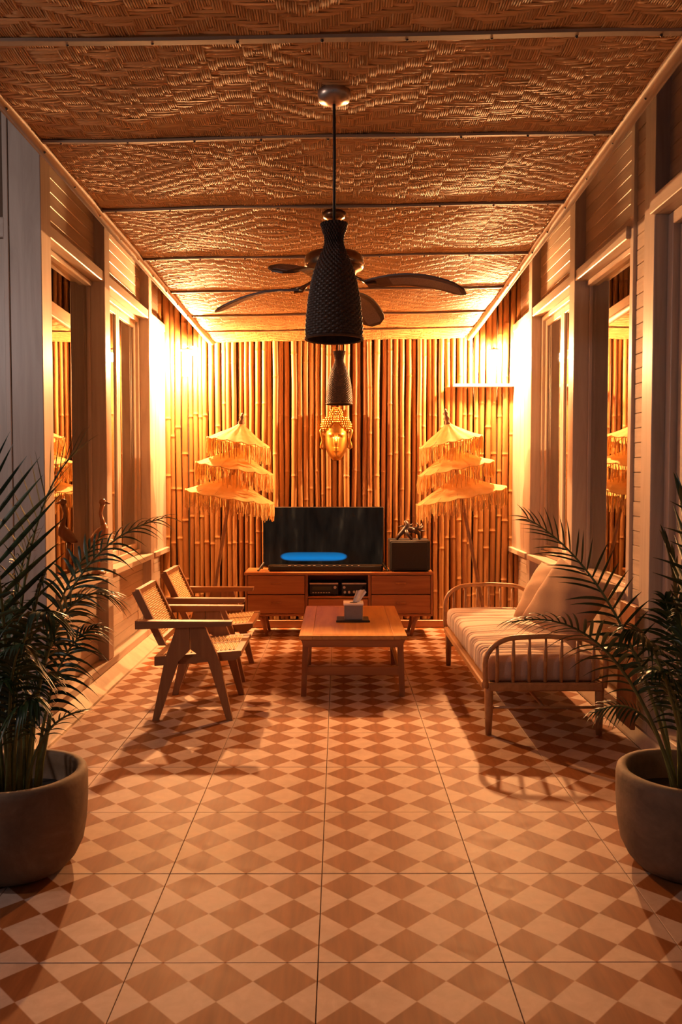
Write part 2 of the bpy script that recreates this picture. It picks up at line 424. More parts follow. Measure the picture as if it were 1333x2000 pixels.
def window(n, s, y0, y1, z0, z1, label, mull=None, bare=False):
    w_ = thing('window_%d' % n, label, 'window', (s * GX, y0, z0), kind='structure')
    L, H = y1 - y0, z1 - z0
    def b(xa, xb, ya, yb, za, zb): return sbox(s, xa - GX, xb - GX, ya, yb, za, zb, 0.004)
    fx0, fx1 = GX - 0.045, GX + 0.03
    if bare:
        part('window_frame', b(fx0 + 0.02, fx1, 0.001, 0.022, 0.001, H - 0.001), 'wall_wood_z', w_)
        part('window_frame', b(fx0 + 0.02, fx1, L - 0.022, L - 0.001, 0.001, H - 0.001), 'wall_wood_z', w_)
        part('window_frame', b(fx0, fx1, 0.022, L - 0.022, 0.001, 0.03), 'wall_wood_y', w_)
        part('window_frame', b(fx0, fx1, 0.022, L - 0.022, H - 0.04, H - 0.001), 'wall_wood_y', w_)
        part('pane', MB().box(-0.003, 0.003, 0.022, L - 0.022, 0.03, H - 0.04), 'window_glass', w_)
        return w_
    part('window_frame', b(fx0, fx1, 0.001, 0.045, 0.001, H - 0.001), 'wall_wood_z', w_)
    part('window_frame', b(fx0, fx1, L - 0.045, L - 0.001, 0.001, H - 0.001), 'wall_wood_z', w_)
    part('window_frame', b(fx0, fx1, 0.045, L - 0.045, 0.001, 0.045), 'wall_wood_y', w_)
    part('window_frame', b(fx0, fx1, 0.045, L - 0.045, H - 0.045, H - 0.001), 'wall_wood_y', w_)
    sx0, sx1 = GX - 0.018, GX + 0.018
    edges = [0.046] + ([mull * L] if mull else []) + [L - 0.046]
    for a, c in zip(edges[:-1], edges[1:]):
        st = 0.055
        part('sash_stile', b(sx0, sx1, a, a + st, 0.046, H - 0.046), 'wall_wood_z', w_)
        part('sash_stile', b(sx0, sx1, c - st, c, 0.046, H - 0.046), 'wall_wood_z', w_)
        part('sash_rail', b(sx0, sx1, a + st, c - st, 0.046, 0.046 + st), 'wall_wood_y', w_)
        part('sash_rail', b(sx0, sx1, a + st, c - st, H - 0.046 - st, H - 0.046), 'wall_wood_y', w_)
        part('pane', MB().box(-0.003, 0.003, a + st, c - st, 0.046 + st, H - 0.046 - st), 'window_glass', w_)
    return w_
LP = [(5.0, 5.17, WX), (6.34, 6.48, WX), (7.80, 7.92, WX)]
RP = [(4.72, 4.88, WX), (5.14, 5.20, WX + 0.03), (6.31, 6.45, WX), (7.70, 7.82, WX)]
wall_l = side_wall(-1, 'wall_left', 'pale boarded left wall with posts, lintels and window sills', LP, [(5.17, 6.34, 1), (6.48, 7.80, 1), (7.92, BACK - 0.03, 0)], 5.0)
wall_r = side_wall(1, 'wall_right', 'pale boarded right wall with posts, lintels and window sills', RP, [(5.20, 6.31, 1), (6.45, 7.70, 1), (7.82, BACK - 0.03, 0)], 4.72)
planks_side(wall_r, 1, 4.88, 5.14, 0.15, TOPZ, WX + 0.066)
window(1, -1, 5.17, 6.34, SILL, HEAD, 'tall window of the left wall nearest the viewer, reflecting an umbrella', bare=True)
window(2, -1, 6.48, 7.80, SILL, HEAD, 'tall window of the left wall nearer the bamboo wall', 0.5)
window(3, 1, 5.20, 6.31, SILL, HEAD, 'tall window of the right wall nearest the viewer, reflecting an umbrella', bare=True)
window(4, 1, 6.45, 7.70, SILL, HEAD, 'tall window of the right wall nearer the bamboo wall', 0.5)
# near part of the right wall: glazed door opening with curtain
wn = part('wall_right', MB().box(1.96, 2.04, 0.3, 4.72, HEAD + 0.02, TOPZ).box(1.96, 2.04, 0.3, 2.6, 0, HEAD + 0.02), 'dark_backing')
tag(wn, 'near stretch of right wall above and beside the curtained door', 'wall', kind='structure')
part('lintel', sbox(1, WX - 0.03, 1.96, 0.3, 4.72, HEAD + 0.0, HEAD + 0.09), 'wall_wood_y', wn)
part('base_beam', sbox(1, WX, 1.96, 0.3, 4.72, 0.085, 0.15), 'wall_wood_y', wn)
planks_side(wn, 1, 0.3, 4.72, HEAD + 0.10, TOPZ, BX + 0.016)
planks_side(wn, 1, 0.3, 2.45, 0.15, HEAD, BX + 0.016, 0.18)
part('post', sbox(1, WX, 1.96, 2.45, 2.6, 0.15, HEAD), 'wall_wood_z', wn)
dr = thing('door_1', 'glazed door in pale frame at the right edge, curtain behind', 'door', (GX, 2.6, 0.15), kind='structure')
for ya, yb in ((0.002, 0.07), (2.05, 2.118)):
    part('door_frame', MB().cbox(-0.06, 0.03, ya, yb, 0.001, HEAD - 0.152), 'wall_wood_z', dr)
part('door_frame', MB().cbox(-0.06, 0.03, 0.07, 2.05, HEAD - 0.22, HEAD - 0.152), 'wall_wood_y', dr)
for ya in (0.075, 0.98, 1.06, 1.955):
    part('door_stile', MB().cbox(-0.02, 0.02, ya, ya + 0.09, 0.01, HEAD - 0.225), 'wall_wood_z', dr)
for ya, yb in ((0.165, 0.98), (1.15, 1.955)):
    part('door_rail', MB().cbox(-0.02, 0.02, ya, yb, 0.01, 0.12), 'wall_wood_y', dr)
    part('door_rail', MB().cbox(-0.02, 0.02, ya, yb, HEAD - 0.30, HEAD - 0.225), 'wall_wood_y', dr)
    part('pane', MB().box(-0.003, 0.003, ya, yb, 0.12, HEAD - 0.30), 'window_glass', dr)
def curtain(x, y0, y1, z0, z1, label):
    mb = MB(); n = int((y1 - y0) / 0.02); vv = []
    for i in range(n + 1):
        y = y0 + (y1 - y0) * i / n; xx = x + 0.03 * math.sin(y * 42) + 0.012 * math.sin(y * 17)
        vv += [(xx, y, z0), (xx, y, (z0 + z1) / 2), (xx, y, z1)]
    fs = [(3 * i + k, 3 * i + 3 + k, 3 * i + 4 + k, 3 * i + 1 + k) for i in range(n) for k in (0, 1)]
    mb.add(vv, fs, True); o = part('curtain', mb, 'curtain_cloth'); return tag(o, label, 'curtain')
curtain(2.06, 2.62, 4.70, 0.10, HEAD, 'brown pleated curtain behind the glazed door at right edge')
# dim rooms behind the windows
for s, nm, lb in ((-1, 'wall_outer_left', 'dark room wall behind the left windows'), (1, 'wall_outer_right', 'dark room wall behind the right windows')):
    lo, hi = sorted((s * 3.5, s * 3.58)); mb = MB().box(lo, hi, 5.0 if s < 0 else 0.3, BACK + 0.05, 0, TOPZ)
    lo, hi = sorted((s * 2.04, s * 3.58)); mb.box(lo, hi, BACK, BACK + 0.05, 0, TOPZ)
    if s > 0: mb.box(2.04, 3.58, 0.3, 0.35, 0, TOPZ)
    tag(part(nm, mb, 'roof_dark'), lb, 'wall', kind='structure')
# wall that turns outward at the left corner, facing the viewer
wf = part('wall_front_left', MB().box(-3.6, -1.96, 5.06, 5.12, HEAD + 0.02, TOPZ), 'dark_backing')
tag(wf, 'pale outer wall turning away at the left edge with boarding', 'wall', kind='structure')
part('post', MB().cbox(-1.992, -1.962, 4.992, 5.12, 0.10, TOPZ, 0.003), 'wall_wood_z', wf)
part('lintel', MB().cbox(-3.6, -1.985, 4.99, 5.12, HEAD - 0.05, HEAD + 0.07, 0.005), 'wall_wood_x', wf)
z = HEAD + 0.07
while z < TOPZ - 0.01:
    sec = [(5.05 - p[0], p[1]) for p in plank_mesh(1, 0.09, 'x')]
    part('plank', MB().prism(sec, 'x', -3.6, -1.993), 'wall_wood_x', wf, (0, 0, z)); z += 0.09
w5 = thing('window_5', 'tall glazed door panel at the far left edge in pale frame', 'window', (-2.8, 5.04, 0.1), kind='structure')
part('window_frame', MB().cbox(0.745, 0.814, -0.03, 0.03, 0, HEAD - 0.152), 'wall_wood_z', w5)
part('window_frame', MB().cbox(-0.8, -0.73, -0.03, 0.03, 0, HEAD - 0.152), 'wall_wood_z', w5)
part('window_frame', MB().cbox(-0.73, 0.745, -0.03, 0.03, HEAD - 0.22, HEAD - 0.152), 'wall_wood_x', w5)
part('window_frame', MB().cbox(-0.73, 0.745, -0.03, 0.03, 0, 0.16), 'wall_wood_x', w5)
part('window_frame', MB().cbox(-0.73, 0.745, -0.025, 0.025, 2.42, 2.47), 'wall_wood_x', w5)
part('pane', MB().box(-0.73, 0.745, -0.003, 0.003, 0.16, 2.42), 'window_glass', w5)
part('pane', MB().box(-0.73, 0.745, -0.003, 0.003, 2.47, HEAD - 0.22), 'window_glass', w5)

# ---- back wall of bamboo poles
wb = part('wall_back', MB().box(-2.04, 2.04, BACK + 0.03, BACK + 0.10, 0, TOPZ), 'dark_backing')
tag(wb, 'back wall clad with upright bamboo poles', 'wall', kind='structure')
def bamboo_mesh(r, seed):
    rd = random.Random(seed); prof = []; z = 0.0; L = 3.85
    nodes = []; zz = rd.uniform(0.1, 0.45)
    while zz < L - 0.05: nodes.append(zz); zz += rd.uniform(0.45, 0.85)
    def ring(z, rr): prof.append((rr, z))
    ring(0, r)
    for i, nz in enumerate(nodes):
        ring(nz - 0.03, r * 0.985); ring(nz - 0.006, r * 1.0); ring(nz - 0.002, r * 1.07); ring(nz + 0.004, r * 1.06); ring(nz + 0.008, r * 0.975); ring(nz + 0.03, r * 0.985)
        nx = nodes[i + 1] if i + 1 < len(nodes) else L
        ring((nz + nx) / 2, r * rd.uniform(0.97, 1.0))
    ring(L, r * 0.97)
    mb = MB(); seg = 10; a1, a2, p1, p2 = rd.uniform(0.002, 0.008), rd.uniform(0.001, 0.003), rd.uniform(0, 6), rd.uniform(0, 6)
    mb.lathe(prof, seg)
    mb.v = [(x + a1 * math.sin(zv * 1.7 + p1) + a2 * math.sin(zv * 6 + p2), y, zv) for x, y, zv in mb.v]
    n = len(prof); mb.f.append(tuple((n - 1) * seg + k for k in range(seg))); mb.sm.append(False)
    me = mb.mesh('bamboo_pole'); me.materials.append(MATS['bamboo']); return me
bm_var = [(rr, bamboo_mesh(rr, 40 + q)) for q, rr in enumerate((0.024, 0.026, 0.0275, 0.029, 0.030, 0.031, 0.0325, 0.034, 0.028, 0.030))]
x = -WX - 0.10
while x < WX + 0.10:
    rr, me = random.choice(bm_var); x += rr
    if x > WX + 0.10: break
    link('bamboo_pole', me, None, wb, (x, BACK - 0.012 - rr * 0.4 + random.uniform(-0.012, 0.008), 0.085 + random.uniform(-0.005, 0.01)), rot=(random.uniform(-0.002, 0.002), random.uniform(-0.004, 0.004), random.choice((0, PI))))
    x += rr + random.uniform(-0.001, 0.006)
part('base_rail', MB().cbox(-WX, WX, BACK - 0.075, BACK + 0.03, 0.004, 0.08, 0.006), 'teak_x', wb)
# ---- roof above the hung ceiling
rf = part('roof', MB().box(-1.9, 3.6, 0.2, 5.0, TOPZ + 0.02, TOPZ + 0.1).box(-3.6, 3.6, 5.0, BACK + 0.1, TOPZ + 0.02, TOPZ + 0.1), 'roof_dark')
tag(rf, 'dark roof underside above the hung woven ceiling', 'roof', kind='structure')

# ---- hung ceiling of woven mats
def chc(Y): return 1.566 + 1.385 + (8.65 - Y) * 0.0295
def cxl(Y): return -1.36 + (Y - 3) / 5.65 * 0.065
def cxr(Y): return 1.245 + (Y - 3) / 5.65 * 0.075
def cz(x, Y): return chc(Y) + 0.017 * x
ce = MB(); vv = []
for Y in (0.4, BACK):
    for xx in (cxl(Y), cxr(Y)):
        vv.append((xx, Y, cz(xx, Y) + 0.03)); vv.append((xx, Y, cz(xx, Y) + 0.05))
ce.add(vv, [(0, 2, 6, 4), (1, 5, 7, 3), (0, 1, 3, 2), (4, 6, 7, 5), (0, 4, 5, 1), (2, 3, 7, 6)])
ceiling = part('ceiling', ce, 'dark_backing'); tag(ceiling, 'hung ceiling of herringbone woven bamboo mats in wooden battens', 'ceiling', kind='structure')
SEAMS = [0.42, 1.28, 2.14, 3.0, 3.80, 4.68, 5.62, 6.50, 7.34, 8.0, BACK - 0.02]
CW, GRP, RW = 0.0088, 4, 0.021
def tri(a, p):
    a = a % (2 * p); return a if a < p else 2 * p - a
def weave(mb, ya, yb, seed):
    rd = random.Random(seed); vv = mb.v; ff = mb.f
    nx = int(2.66 / CW); ny = int((yb - ya) / RW); x0 = -1.37
    ph1, ph2 = rd.randrange(26), rd.randrange(40)
    jit = [rd.choice((0, 0, 0, 0, 1, -1)) for _ in range(nx // GRP + 2)]; P1, P2 = rd.choice((9, 13, 17)), rd.choice((17, 21, 40))
    def top(i, j): return (tri(i // GRP + ph1, P1) + tri(j + ph2, P2) + jit[i // GRP]) % 6 < 3
    def sag(x, y):
        u = (y - ya) / (yb - ya); return -0.007 * math.sin(PI * u) * (1 + 0.5 * math.sin(x * 3.1 + seed)) + 0.0025 * math.sin(x * 9 + y * 7 + seed)
    def strip(xa, xb, y_a, y_b, along, lift):
        o = len(vv); K = 4
        tw = rd.uniform(-0.0007, 0.0007); e1 = rd.uniform(0.0004, 0.0024); e2 = rd.uniform(0.0004, 0.0024)
        for k in range(K):
            t = k / (K - 1); e = e1 if k == 0 else e2 if k == K - 1 else -0.0012
            for q, h in ((0, 0.0012 + tw), (0.5, -0.0008), (1, 0.0012 - tw)):
                if along == 'y': x = xa + (xb - xa) * q; y = y_a + (y_b - y_a) * t
                else: x = xa + (xb - xa) * t; y = y_a + (y_b - y_a) * q
                vv.append((x, y, cz(x, y) + sag(x, y) + e + h + lift))
        for k in range(K - 1):
            for q in (0, 1):
                a = o + k * 3 + q
                ff.append((a, a + 1, a + 4, a + 3) if along == 'x' else (a, a + 3, a + 4, a + 1)); mb.sm.append(True)
    for i in range(nx):
        xa = x0 + i * CW; xm = xa + CW / 2
        if xm < cxl((ya + yb) / 2) - 0.01 or xm > cxr((ya + yb) / 2) + 0.01: continue
        j = 0
        while j < ny:
            if top(i, j):
                k = j
                while k < ny and top(i, k): k += 1
                strip(xa + 0.0009, xa + CW - 0.0009, ya + j * RW - 0.003, ya + k * RW + 0.003, 'y', rd.uniform(-0.001, 0.0004)); j = k
            else: j += 1
    ng = nx // GRP
    for j in range(ny):
        y = ya + j * RW; xl, xr = cxl(y), cxr(y); i = 0
        while i < ng:
            if not top(i * GRP, j):
                k = i
                while k < ng and not top(k * GRP, j): k += 1
                xa, xb = x0 + i * GRP * CW, x0 + k * GRP * CW
                if xb > xl and xa < xr: strip(max(xa, xl) - 0.003, min(xb, xr) + 0.003, y + 0.001, y + RW - 0.001, 'x', 0.0005 + rd.uniform(-0.0006, 0.0006))
                i = k
            else: i += 1
for q, (ya, yb) in enumerate(zip(SEAMS[:-1], SEAMS[1:])):
    mb = MB(); weave(mb, ya, yb, q + 3)
    xl0, xr0, xl1, xr1 = cxl(ya), cxr(ya), cxl(yb), cxr(yb)
    mb.add([(xl0, ya, cz(xl0, ya) + 0.02), (xr0, ya, cz(xr0, ya) + 0.02), (xr1, yb, cz(xr1, yb) + 0.02), (xl1, yb, cz(xl1, yb) + 0.02)], [(0, 3, 2, 1)])
    part('woven_mat', mb, 'woven_bamboo', ceiling, kind='stuff')
nail_me = MB().sphere((0, 0, 0), 0.006, 8, 4).mesh('nail'); nail_me.materials.append(MATS['nail'])
for q, Y in enumerate(SEAMS[1:-1]):
    wd = (0.042, 0.042, 0.044, 0.030, 0.026, 0.024, 0.024, 0.022, 0.02)[q]; mb = MB()
    n = 10; vv = []
    for i in range(n + 1):
        xx = cxl(Y) + (cxr(Y) - cxl(Y)) * i / n; yo = 0.008 * math.sin(i * 0.9 + q * 2); zz = cz(xx, Y) + 0.003 * math.sin(i * 1.3 + q)
        vv += [(xx, Y + yo - wd / 2, zz - 0.004), (xx, Y + yo - wd / 2 + 0.006, zz - 0.013), (xx, Y + yo + wd / 2 - 0.006, zz - 0.013), (xx, Y + yo + wd / 2, zz - 0.004), (xx, Y + yo, zz + 0.006)]
    fs = [(5 * i + a, 5 * i + (a + 1) % 5, 5 * i + 5 + (a + 1) % 5, 5 * i + 5 + a) for i in range(n) for a in range(5)] + [(0, 4, 3, 2, 1), tuple(5 * n + a for a in range(5))]
    mb.add(vv, fs); bt = part('batten', mb, 'batten_wood', ceiling)
    if q < 6:
        for i in range(9):
            xx = cxl(Y) + 0.1 + i * 0.3; link('nail', nail_me, None, bt, (xx, Y + 0.006, cz(xx, Y) - 0.013))
for sd, fx in ((-1, cxl), (1, cxr)):
    mb = MB(); n = 14; vv = []; SG = 10
    for i in range(n + 1):
        Y = 0.4 + (BACK - 0.06 - 0.4) * i / n; x = fx(Y); zz = cz(x, Y)
        rr = 0.030 + 0.004 * math.sin(i * 1.1 + sd)
        for k in range(SG):
            a = 2 * PI * k / SG; vv.append((x + sd * 0.006 + rr * math.cos(a), Y, zz - 0.004 + rr * 0.9 * math.sin(a)))
    mb.add(vv, [(i * SG + k, i * SG + (k + 1) % SG, i * SG + SG + (k + 1) % SG, i * SG + SG + k) for i in range(n) for k in range(SG)], True)
    et = part('edge_trim', mb, 'ceiling_trim_wood', ceiling)
    mb = MB(); vv = []
    for Y in (0.4, BACK - 0.06):
        x = fx(Y); zz = cz(x, Y)
        for dx, dz in ((0.008, -0.02), (0.034, -0.02), (0.034, 0.09), (0.008, 0.09)): vv.append((x + sd * dx, Y, zz + dz))
    mb.add(vv, [(0, 1, 5, 4), (1, 2, 6, 5), (2, 3, 7, 6), (3, 0, 4, 7), (0, 3, 2, 1), (4, 5, 6, 7)])
    part('edge_board', mb, 'ceiling_trim_wood', ceiling)
    for i in range(14):
        Y = 2.6 + i * 0.42; link('nail', nail_me, None, et, (fx(Y) + sd * 0.006 - sd * 0.012, Y, cz(fx(Y), Y) - 0.028))

# ================================================================== LIGHTS OF THE ROOM
def wall_lamp(p, label):
    t = thing('wall_lamp', label, 'lamp', p, 'glowing wall lamps in the far corners')
    part('bulb', MB().sphere((0, 0, 0), 0.045, 16, 10), 'bulb_glow', t)
    part('socket', MB().lathe([(0.0, 0.085), (0.022, 0.085), (0.022, 0.035), (0.0, 0.035)], 16), 'brushed_steel', t)
    part('shade', MB().lathe([(0.022, 0.085), (0.055, 0.078), (0.075, 0.066), (0.073, 0.063), (0.054, 0.074), (0.022, 0.080)], 24), 'brushed_steel', t)
    part('arm', MB().tube([(0, 0, 0.08), (0, 0.04, 0.10), (0, 0.10, 0.09), (0, 0.175, 0.09)], 0.008, 8), 'brushed_steel', t)
    part('backplate', MB().cbox(-0.035, 0.035, 0.175, 0.19, 0.04, 0.14, 0.004), 'brushed_steel', t)
wall_lamp(LAMP_SPOTS[0], 'bright glowing wall lamp high in the far left corner')
wall_lamp(LAMP_SPOTS[1], 'bright glowing wall lamp high in the far right corner above the batten')
a, b_ = P(886, 753, 8.5), P(1002, 753, 8.5)
tag(part('wall_batten', MB().cbox(a.x, WX + 0.0, 8.485, 8.56, a.z - 0.012, a.z + 0.016, 0.003), 'batten_white'), 'narrow white batten across the bamboo poles below the right lamp', 'batten')

# ---- wicker pendant lamps
def pendant(px_, py_bottom, Y, label):
    b = P(px_, py_bottom, Y); cl = cz(b.x, Y)
    t = thing('pendant_lamp', label, 'lamp', (b.x, Y, b.z), 'wicker pendant lamps')
    H = 0.46
    prof0 = [(0.0, 0.112), (0.03, 0.116), (0.09, 0.112), (0.16, 0.105), (0.22, 0.094), (0.27, 0.081), (0.32, 0.062), (0.355, 0.046), (0.385, 0.036), (0.41, 0.038), (0.435, 0.047), (0.46, 0.054)]
    def rad(z):
        for (za, ra), (zb, rb) in zip(prof0[:-1], prof0[1:]):
            if z <= zb: return ra + (rb - ra) * (z - za) / (zb - za)
        return prof0[-1][1]
    n = 92; prof = [(rad(H * i / n), H * i / n) for i in range(n + 1)]
    SEG = 96
    def fz(a, i, r):
        u = round(a / (2 * PI) * SEG) // 2
        amp = 0.0028 if i < 76 else 0.0045
        return r + amp * (1 if ((u + i // 2) % 2) else -1) * (0.9 if i % 2 else 0.5)
    part('wicker_shade', MB().lathe(prof, SEG, f=fz, smooth=False), 'wicker_dark', t)
    part('shade_lining', MB().lathe([(r - 0.008, z) for r, z in prof[::4]], 40), 'wicker_dark', t)
    part('bottom_rim', MB().lathe([(0.115 + 0.006 * math.cos(q * PI / 4), 0.006 * math.sin(q * PI / 4)) for q in range(9)], 48), 'wicker_dark', t)
    part('diffuser', MB().lathe([(0.0, 0.05), (0.098, 0.05), (0.104, 0.046), (0.098, 0.042), (0.0, 0.042)], 32), 'wicker_dark', t)
    part('cord', MB().tube([(0, 0, H - 0.06), (0.002, 0, (cl - b.z + H) / 2), (0, 0, cl - b.z - 0.02)], 0.006, 8), 'cord_black', t)
    part('ceiling_rose', MB().lathe([(0, cl - b.z - 0.055), (0.02, cl - b.z - 0.055), (0.062, cl - b.z - 0.04), (0.066, cl - b.z - 0.02), (0.066, cl - b.z), (0, cl - b.z)], 28), 'brushed_steel', t)
pendant(653, 662, 3.39, 'large dark wicker pendant lamp hanging nearest the viewer')
pendant(663, 789, 7.35, 'smaller-looking dark wicker pendant hanging further back above the gold mask')

# ---- ceiling fan
fc = P(653, 520, 4.8); fcz = cz(fc.x, 4.8)
fan = thing('ceiling_fan', 'dark four-blade ceiling fan with drooping woven leaf blades', 'fan', (fc.x, 4.8, 2.66))
dzc = fcz - 2.66
part('ceiling_cup', MB().lathe([(0, dzc - 0.05), (0.02, dzc - 0.05), (0.06, dzc - 0.03), (0.07, dzc), (0, dzc)], 24), 'bronze', fan)
part('down_rod', MB().tube([(0, 0, 0.14), (0, 0, dzc - 0.04)], 0.013, 12), 'bronze', fan)
part('motor_housing', MB().lathe([(0.0, 0.175), (0.08, 0.175), (0.15, 0.168), (0.168, 0.150), (0.170, 0.10), (0.160, 0.085), (0.13, 0.07), (0.12, 0.045), (0.09, 0.03), (0.0, 0.028)], 40), 'bronze', fan)
part('hub_cap', MB().lathe([(0.0, -0.02), (0.03, -0.016), (0.05, 0.0), (0.055, 0.03), (0, 0.03)], 24), 'bronze', fan)
def blade_shape(inset):
    mb = MB(); n = 14; vv = []
    r0, r1 = (0.20, 0.76) if not inset else (0.34, 0.73)
    for i in range(n + 1):
        t = i / n; r = r0 + (r1 - r0) * t; tt = (r - 0.20) / 0.56
        hw = 0.045 + 0.035 * math.sin(min(1, tt * 1.25) * PI / 2)
        if tt > 0.86: hw *= math.sqrt(max(0.02, 1 - ((tt - 0.86) / 0.15) ** 2))
        if inset: hw *= 0.62
        zc = -0.015 - 0.085 * tt ** 2 + 0.022 * math.sin(tt * PI)
        tw = R(-13)
        th = 0.005 if not inset else 0.0072
        for sg, dz in ((-1, th), (1, th), (1, -th), (-1, -th)):
            vv.append((r, sg * hw * math.cos(tw), zc + sg * hw * math.sin(tw) + dz))
    fs = [(4 * i + a, 4 * i + (a + 1) % 4, 4 * i + 4 + (a + 1) % 4, 4 * i + 4 + a) for i in range(n) for a in range(4)] + [(3, 2, 1, 0), (4 * n, 4 * n + 1, 4 * n + 2, 4 * n + 3)]
    return mb.add(vv, fs)
bl_me = blade_shape(False).mesh('blade'); bl_me.materials.append(MATS['fan_wood'])
in_me = blade_shape(True).mesh('woven_panel'); in_me.materials.append(MATS['woven_inset'])
br_me = MB().tube([(0.11, 0, 0.04), (0.16, 0.0, 0.015), (0.20, 0.015, -0.005), (0.26, 0.02, -0.012)], 0.009, 8).tube([(0.17, 0, 0.01), (0.21, -0.025, -0.018), (0.26, -0.025, -0.018)], 0.008, 8).mesh('blade_bracket'); br_me.materials.append(MATS['bronze'])
for ang in (-21, 69, 159, 249):
    bl = link('blade', bl_me, None, fan, (0, 0, 0), rot=(0, 0, R(ang))); link('woven_panel', in_me, None, bl)
    link('blade_bracket', br_me, None, fan, (0, 0, 0), rot=(0, 0, R(ang)))

# ================================================================== FURNITURE
# ---- media console
c0, c1 = P(479, 1160, 8.03), P(846, 1160, 8.03); cxm = (c0.x + c1.x) / 2; CWD = (c1.x - c0.x) / 2; CT = 0.635
con = thing('media_console', 'low teak media console with four drawers and open shelf', 'console', (cxm, 8.03, 0))
CD = 0.40; CB = 0.205
part('top', MB().cbox(-CWD - 0.008, CWD + 0.008, -0.012, CD, CT - 0.028, CT, 0.005), 'teak_x', con)
part('bottom', MB().cbox(-CWD, CWD, 0, CD, CB, CB + 0.022, 0.004), 'teak_x', con)
part('back_panel', MB().box(-CWD + 0.02, CWD - 0.02, CD - 0.012, CD, CB + 0.022, CT - 0.028), 'teak_x', con)
for xx in (-CWD, CWD - 0.022):
    part('side_panel', MB().cbox(xx, xx + 0.022, 0, CD, CB + 0.022, CT - 0.028, 0.003), 'teak_z', con)
xd0 = P(599, 1150, 8.03).x - cxm; xd1 = P(722, 1150, 8.03).x - cxm
for xx in (xd0 - 0.014, xd1 - 0.012):
    part('divider', MB().cbox(xx, xx + 0.028, 0.002, CD - 0.014, CB + 0.022, CT - 0.028, 0.003), 'teak_z', con)
part('shelf', MB().cbox(xd0 + 0.014, xd1 - 0.012, 0.004, CD - 0.014, 0.378, 0.398, 0.003), 'teak_x', con)
zm = (CB + 0.022 + CT - 0.028) / 2
for xa, xb in ((-CWD + 0.026, xd0 - 0.018), (xd1 + 0.02, CWD - 0.026)):
    for za, zb in ((CB + 0.026, zm - 0.004), (zm + 0.004, CT - 0.033)):
        d = part('drawer', MB().cbox(xa, xb, -0.006, 0.32, za, zb, 0.004), 'teak_x', con)
        xm, zz = (xa + xb) / 2, za + (zb - za) * 0.58
        part('handle', MB().cbox(xm - 0.052, xm + 0.052, -0.022, -0.006, zz - 0.011, zz + 0.009, 0.005), 'teak_z', d)
d = part('drawer', MB().cbox(xd0 + 0.018, xd1 - 0.016, -0.004, 0.32, CB + 0.026, 0.372, 0.004), 'teak_x', con)
for sx in (-1, 1):
    for yy in (0.05, CD - 0.06):
        part('leg', MB().tube([(sx * (CWD - 0.15), yy, CB + 0.01), (sx * (CWD - 0.285) if False else sx * (CWD - 0.21), yy, 0.0)], [0.026, 0.015], 10), 'teak_z', con)
    part('leg_rail', MB().cbox(sx * (CWD - 0.15) - 0.03, sx * (CWD - 0.15) + 0.03, 0.03, CD - 0.03, CB - 0.02, CB, 0.003), 'teak_y', con)
# receivers on the console shelf
for pxa, pxb, lb in ((605, 661, 'black stereo receiver with wide display on the console shelf'), (668, 716, 'black stereo amplifier with round knobs on the console shelf')):
    xa, xb = P(pxa, 1150, 8.06).x, P(pxb, 1150, 8.06).x; hw = (xb - xa) / 2
    r_ = thing('stereo_receiver', lb, 'receiver', ((xa + xb) / 2, 8.06, 0.3995), 'receivers on the console shelf')
    part('casing', MB().cbox(-hw, hw, 0, 0.27, 0.012, 0.125, 0.004), 'black_plastic', r_)
    part('top_edge', MB().cbox(-hw, hw, -0.004, 0.02, 0.113, 0.127, 0.003), 'knob_pale', r_)
    for xx in (-hw + 0.03, hw - 0.03):
        for yy in (0.03, 0.24): part('foot', MB().lathe([(0, 0), (0.014, 0), (0.014, 0.012), (0, 0.012)], 12, (xx, yy, 0)), 'black_plastic', r_)
    if pxa == 605:
        part('display', MB().cbox(-hw * 0.8, hw * 0.55, -0.003, 0.004, 0.055, 0.095, 0.002), 'amp_display', r_)
        part('knob', MB().tube([(hw * 0.78, 0.0, 0.085), (hw * 0.78, -0.02, 0.085)], 0.014, 16), 'knob_pale', r_)
        for q in range(7): part('button', MB().cbox(-hw * 0.8 + q * 0.026, -hw * 0.8 + q * 0.026 + 0.016, -0.005, 0.002, 0.028, 0.036, 0.001), 'knob_pale', r_)
    else:
        for xx, zz, rr in ((-0.8, 0.085, 0.013), (-0.75, 0.038, 0.012), (-0.4, 0.038, 0.012), (0.0, 0.04, 0.012), (0.45, 0.04, 0.012), (0.8, 0.085, 0.015)):
            part('knob', MB().tube([(xx * hw, 0.0, zz), (xx * hw, -0.02, zz)], rr, 14), 'knob_pale' if zz < 0.06 or xx < -0.5 else 'black_gloss', r_)
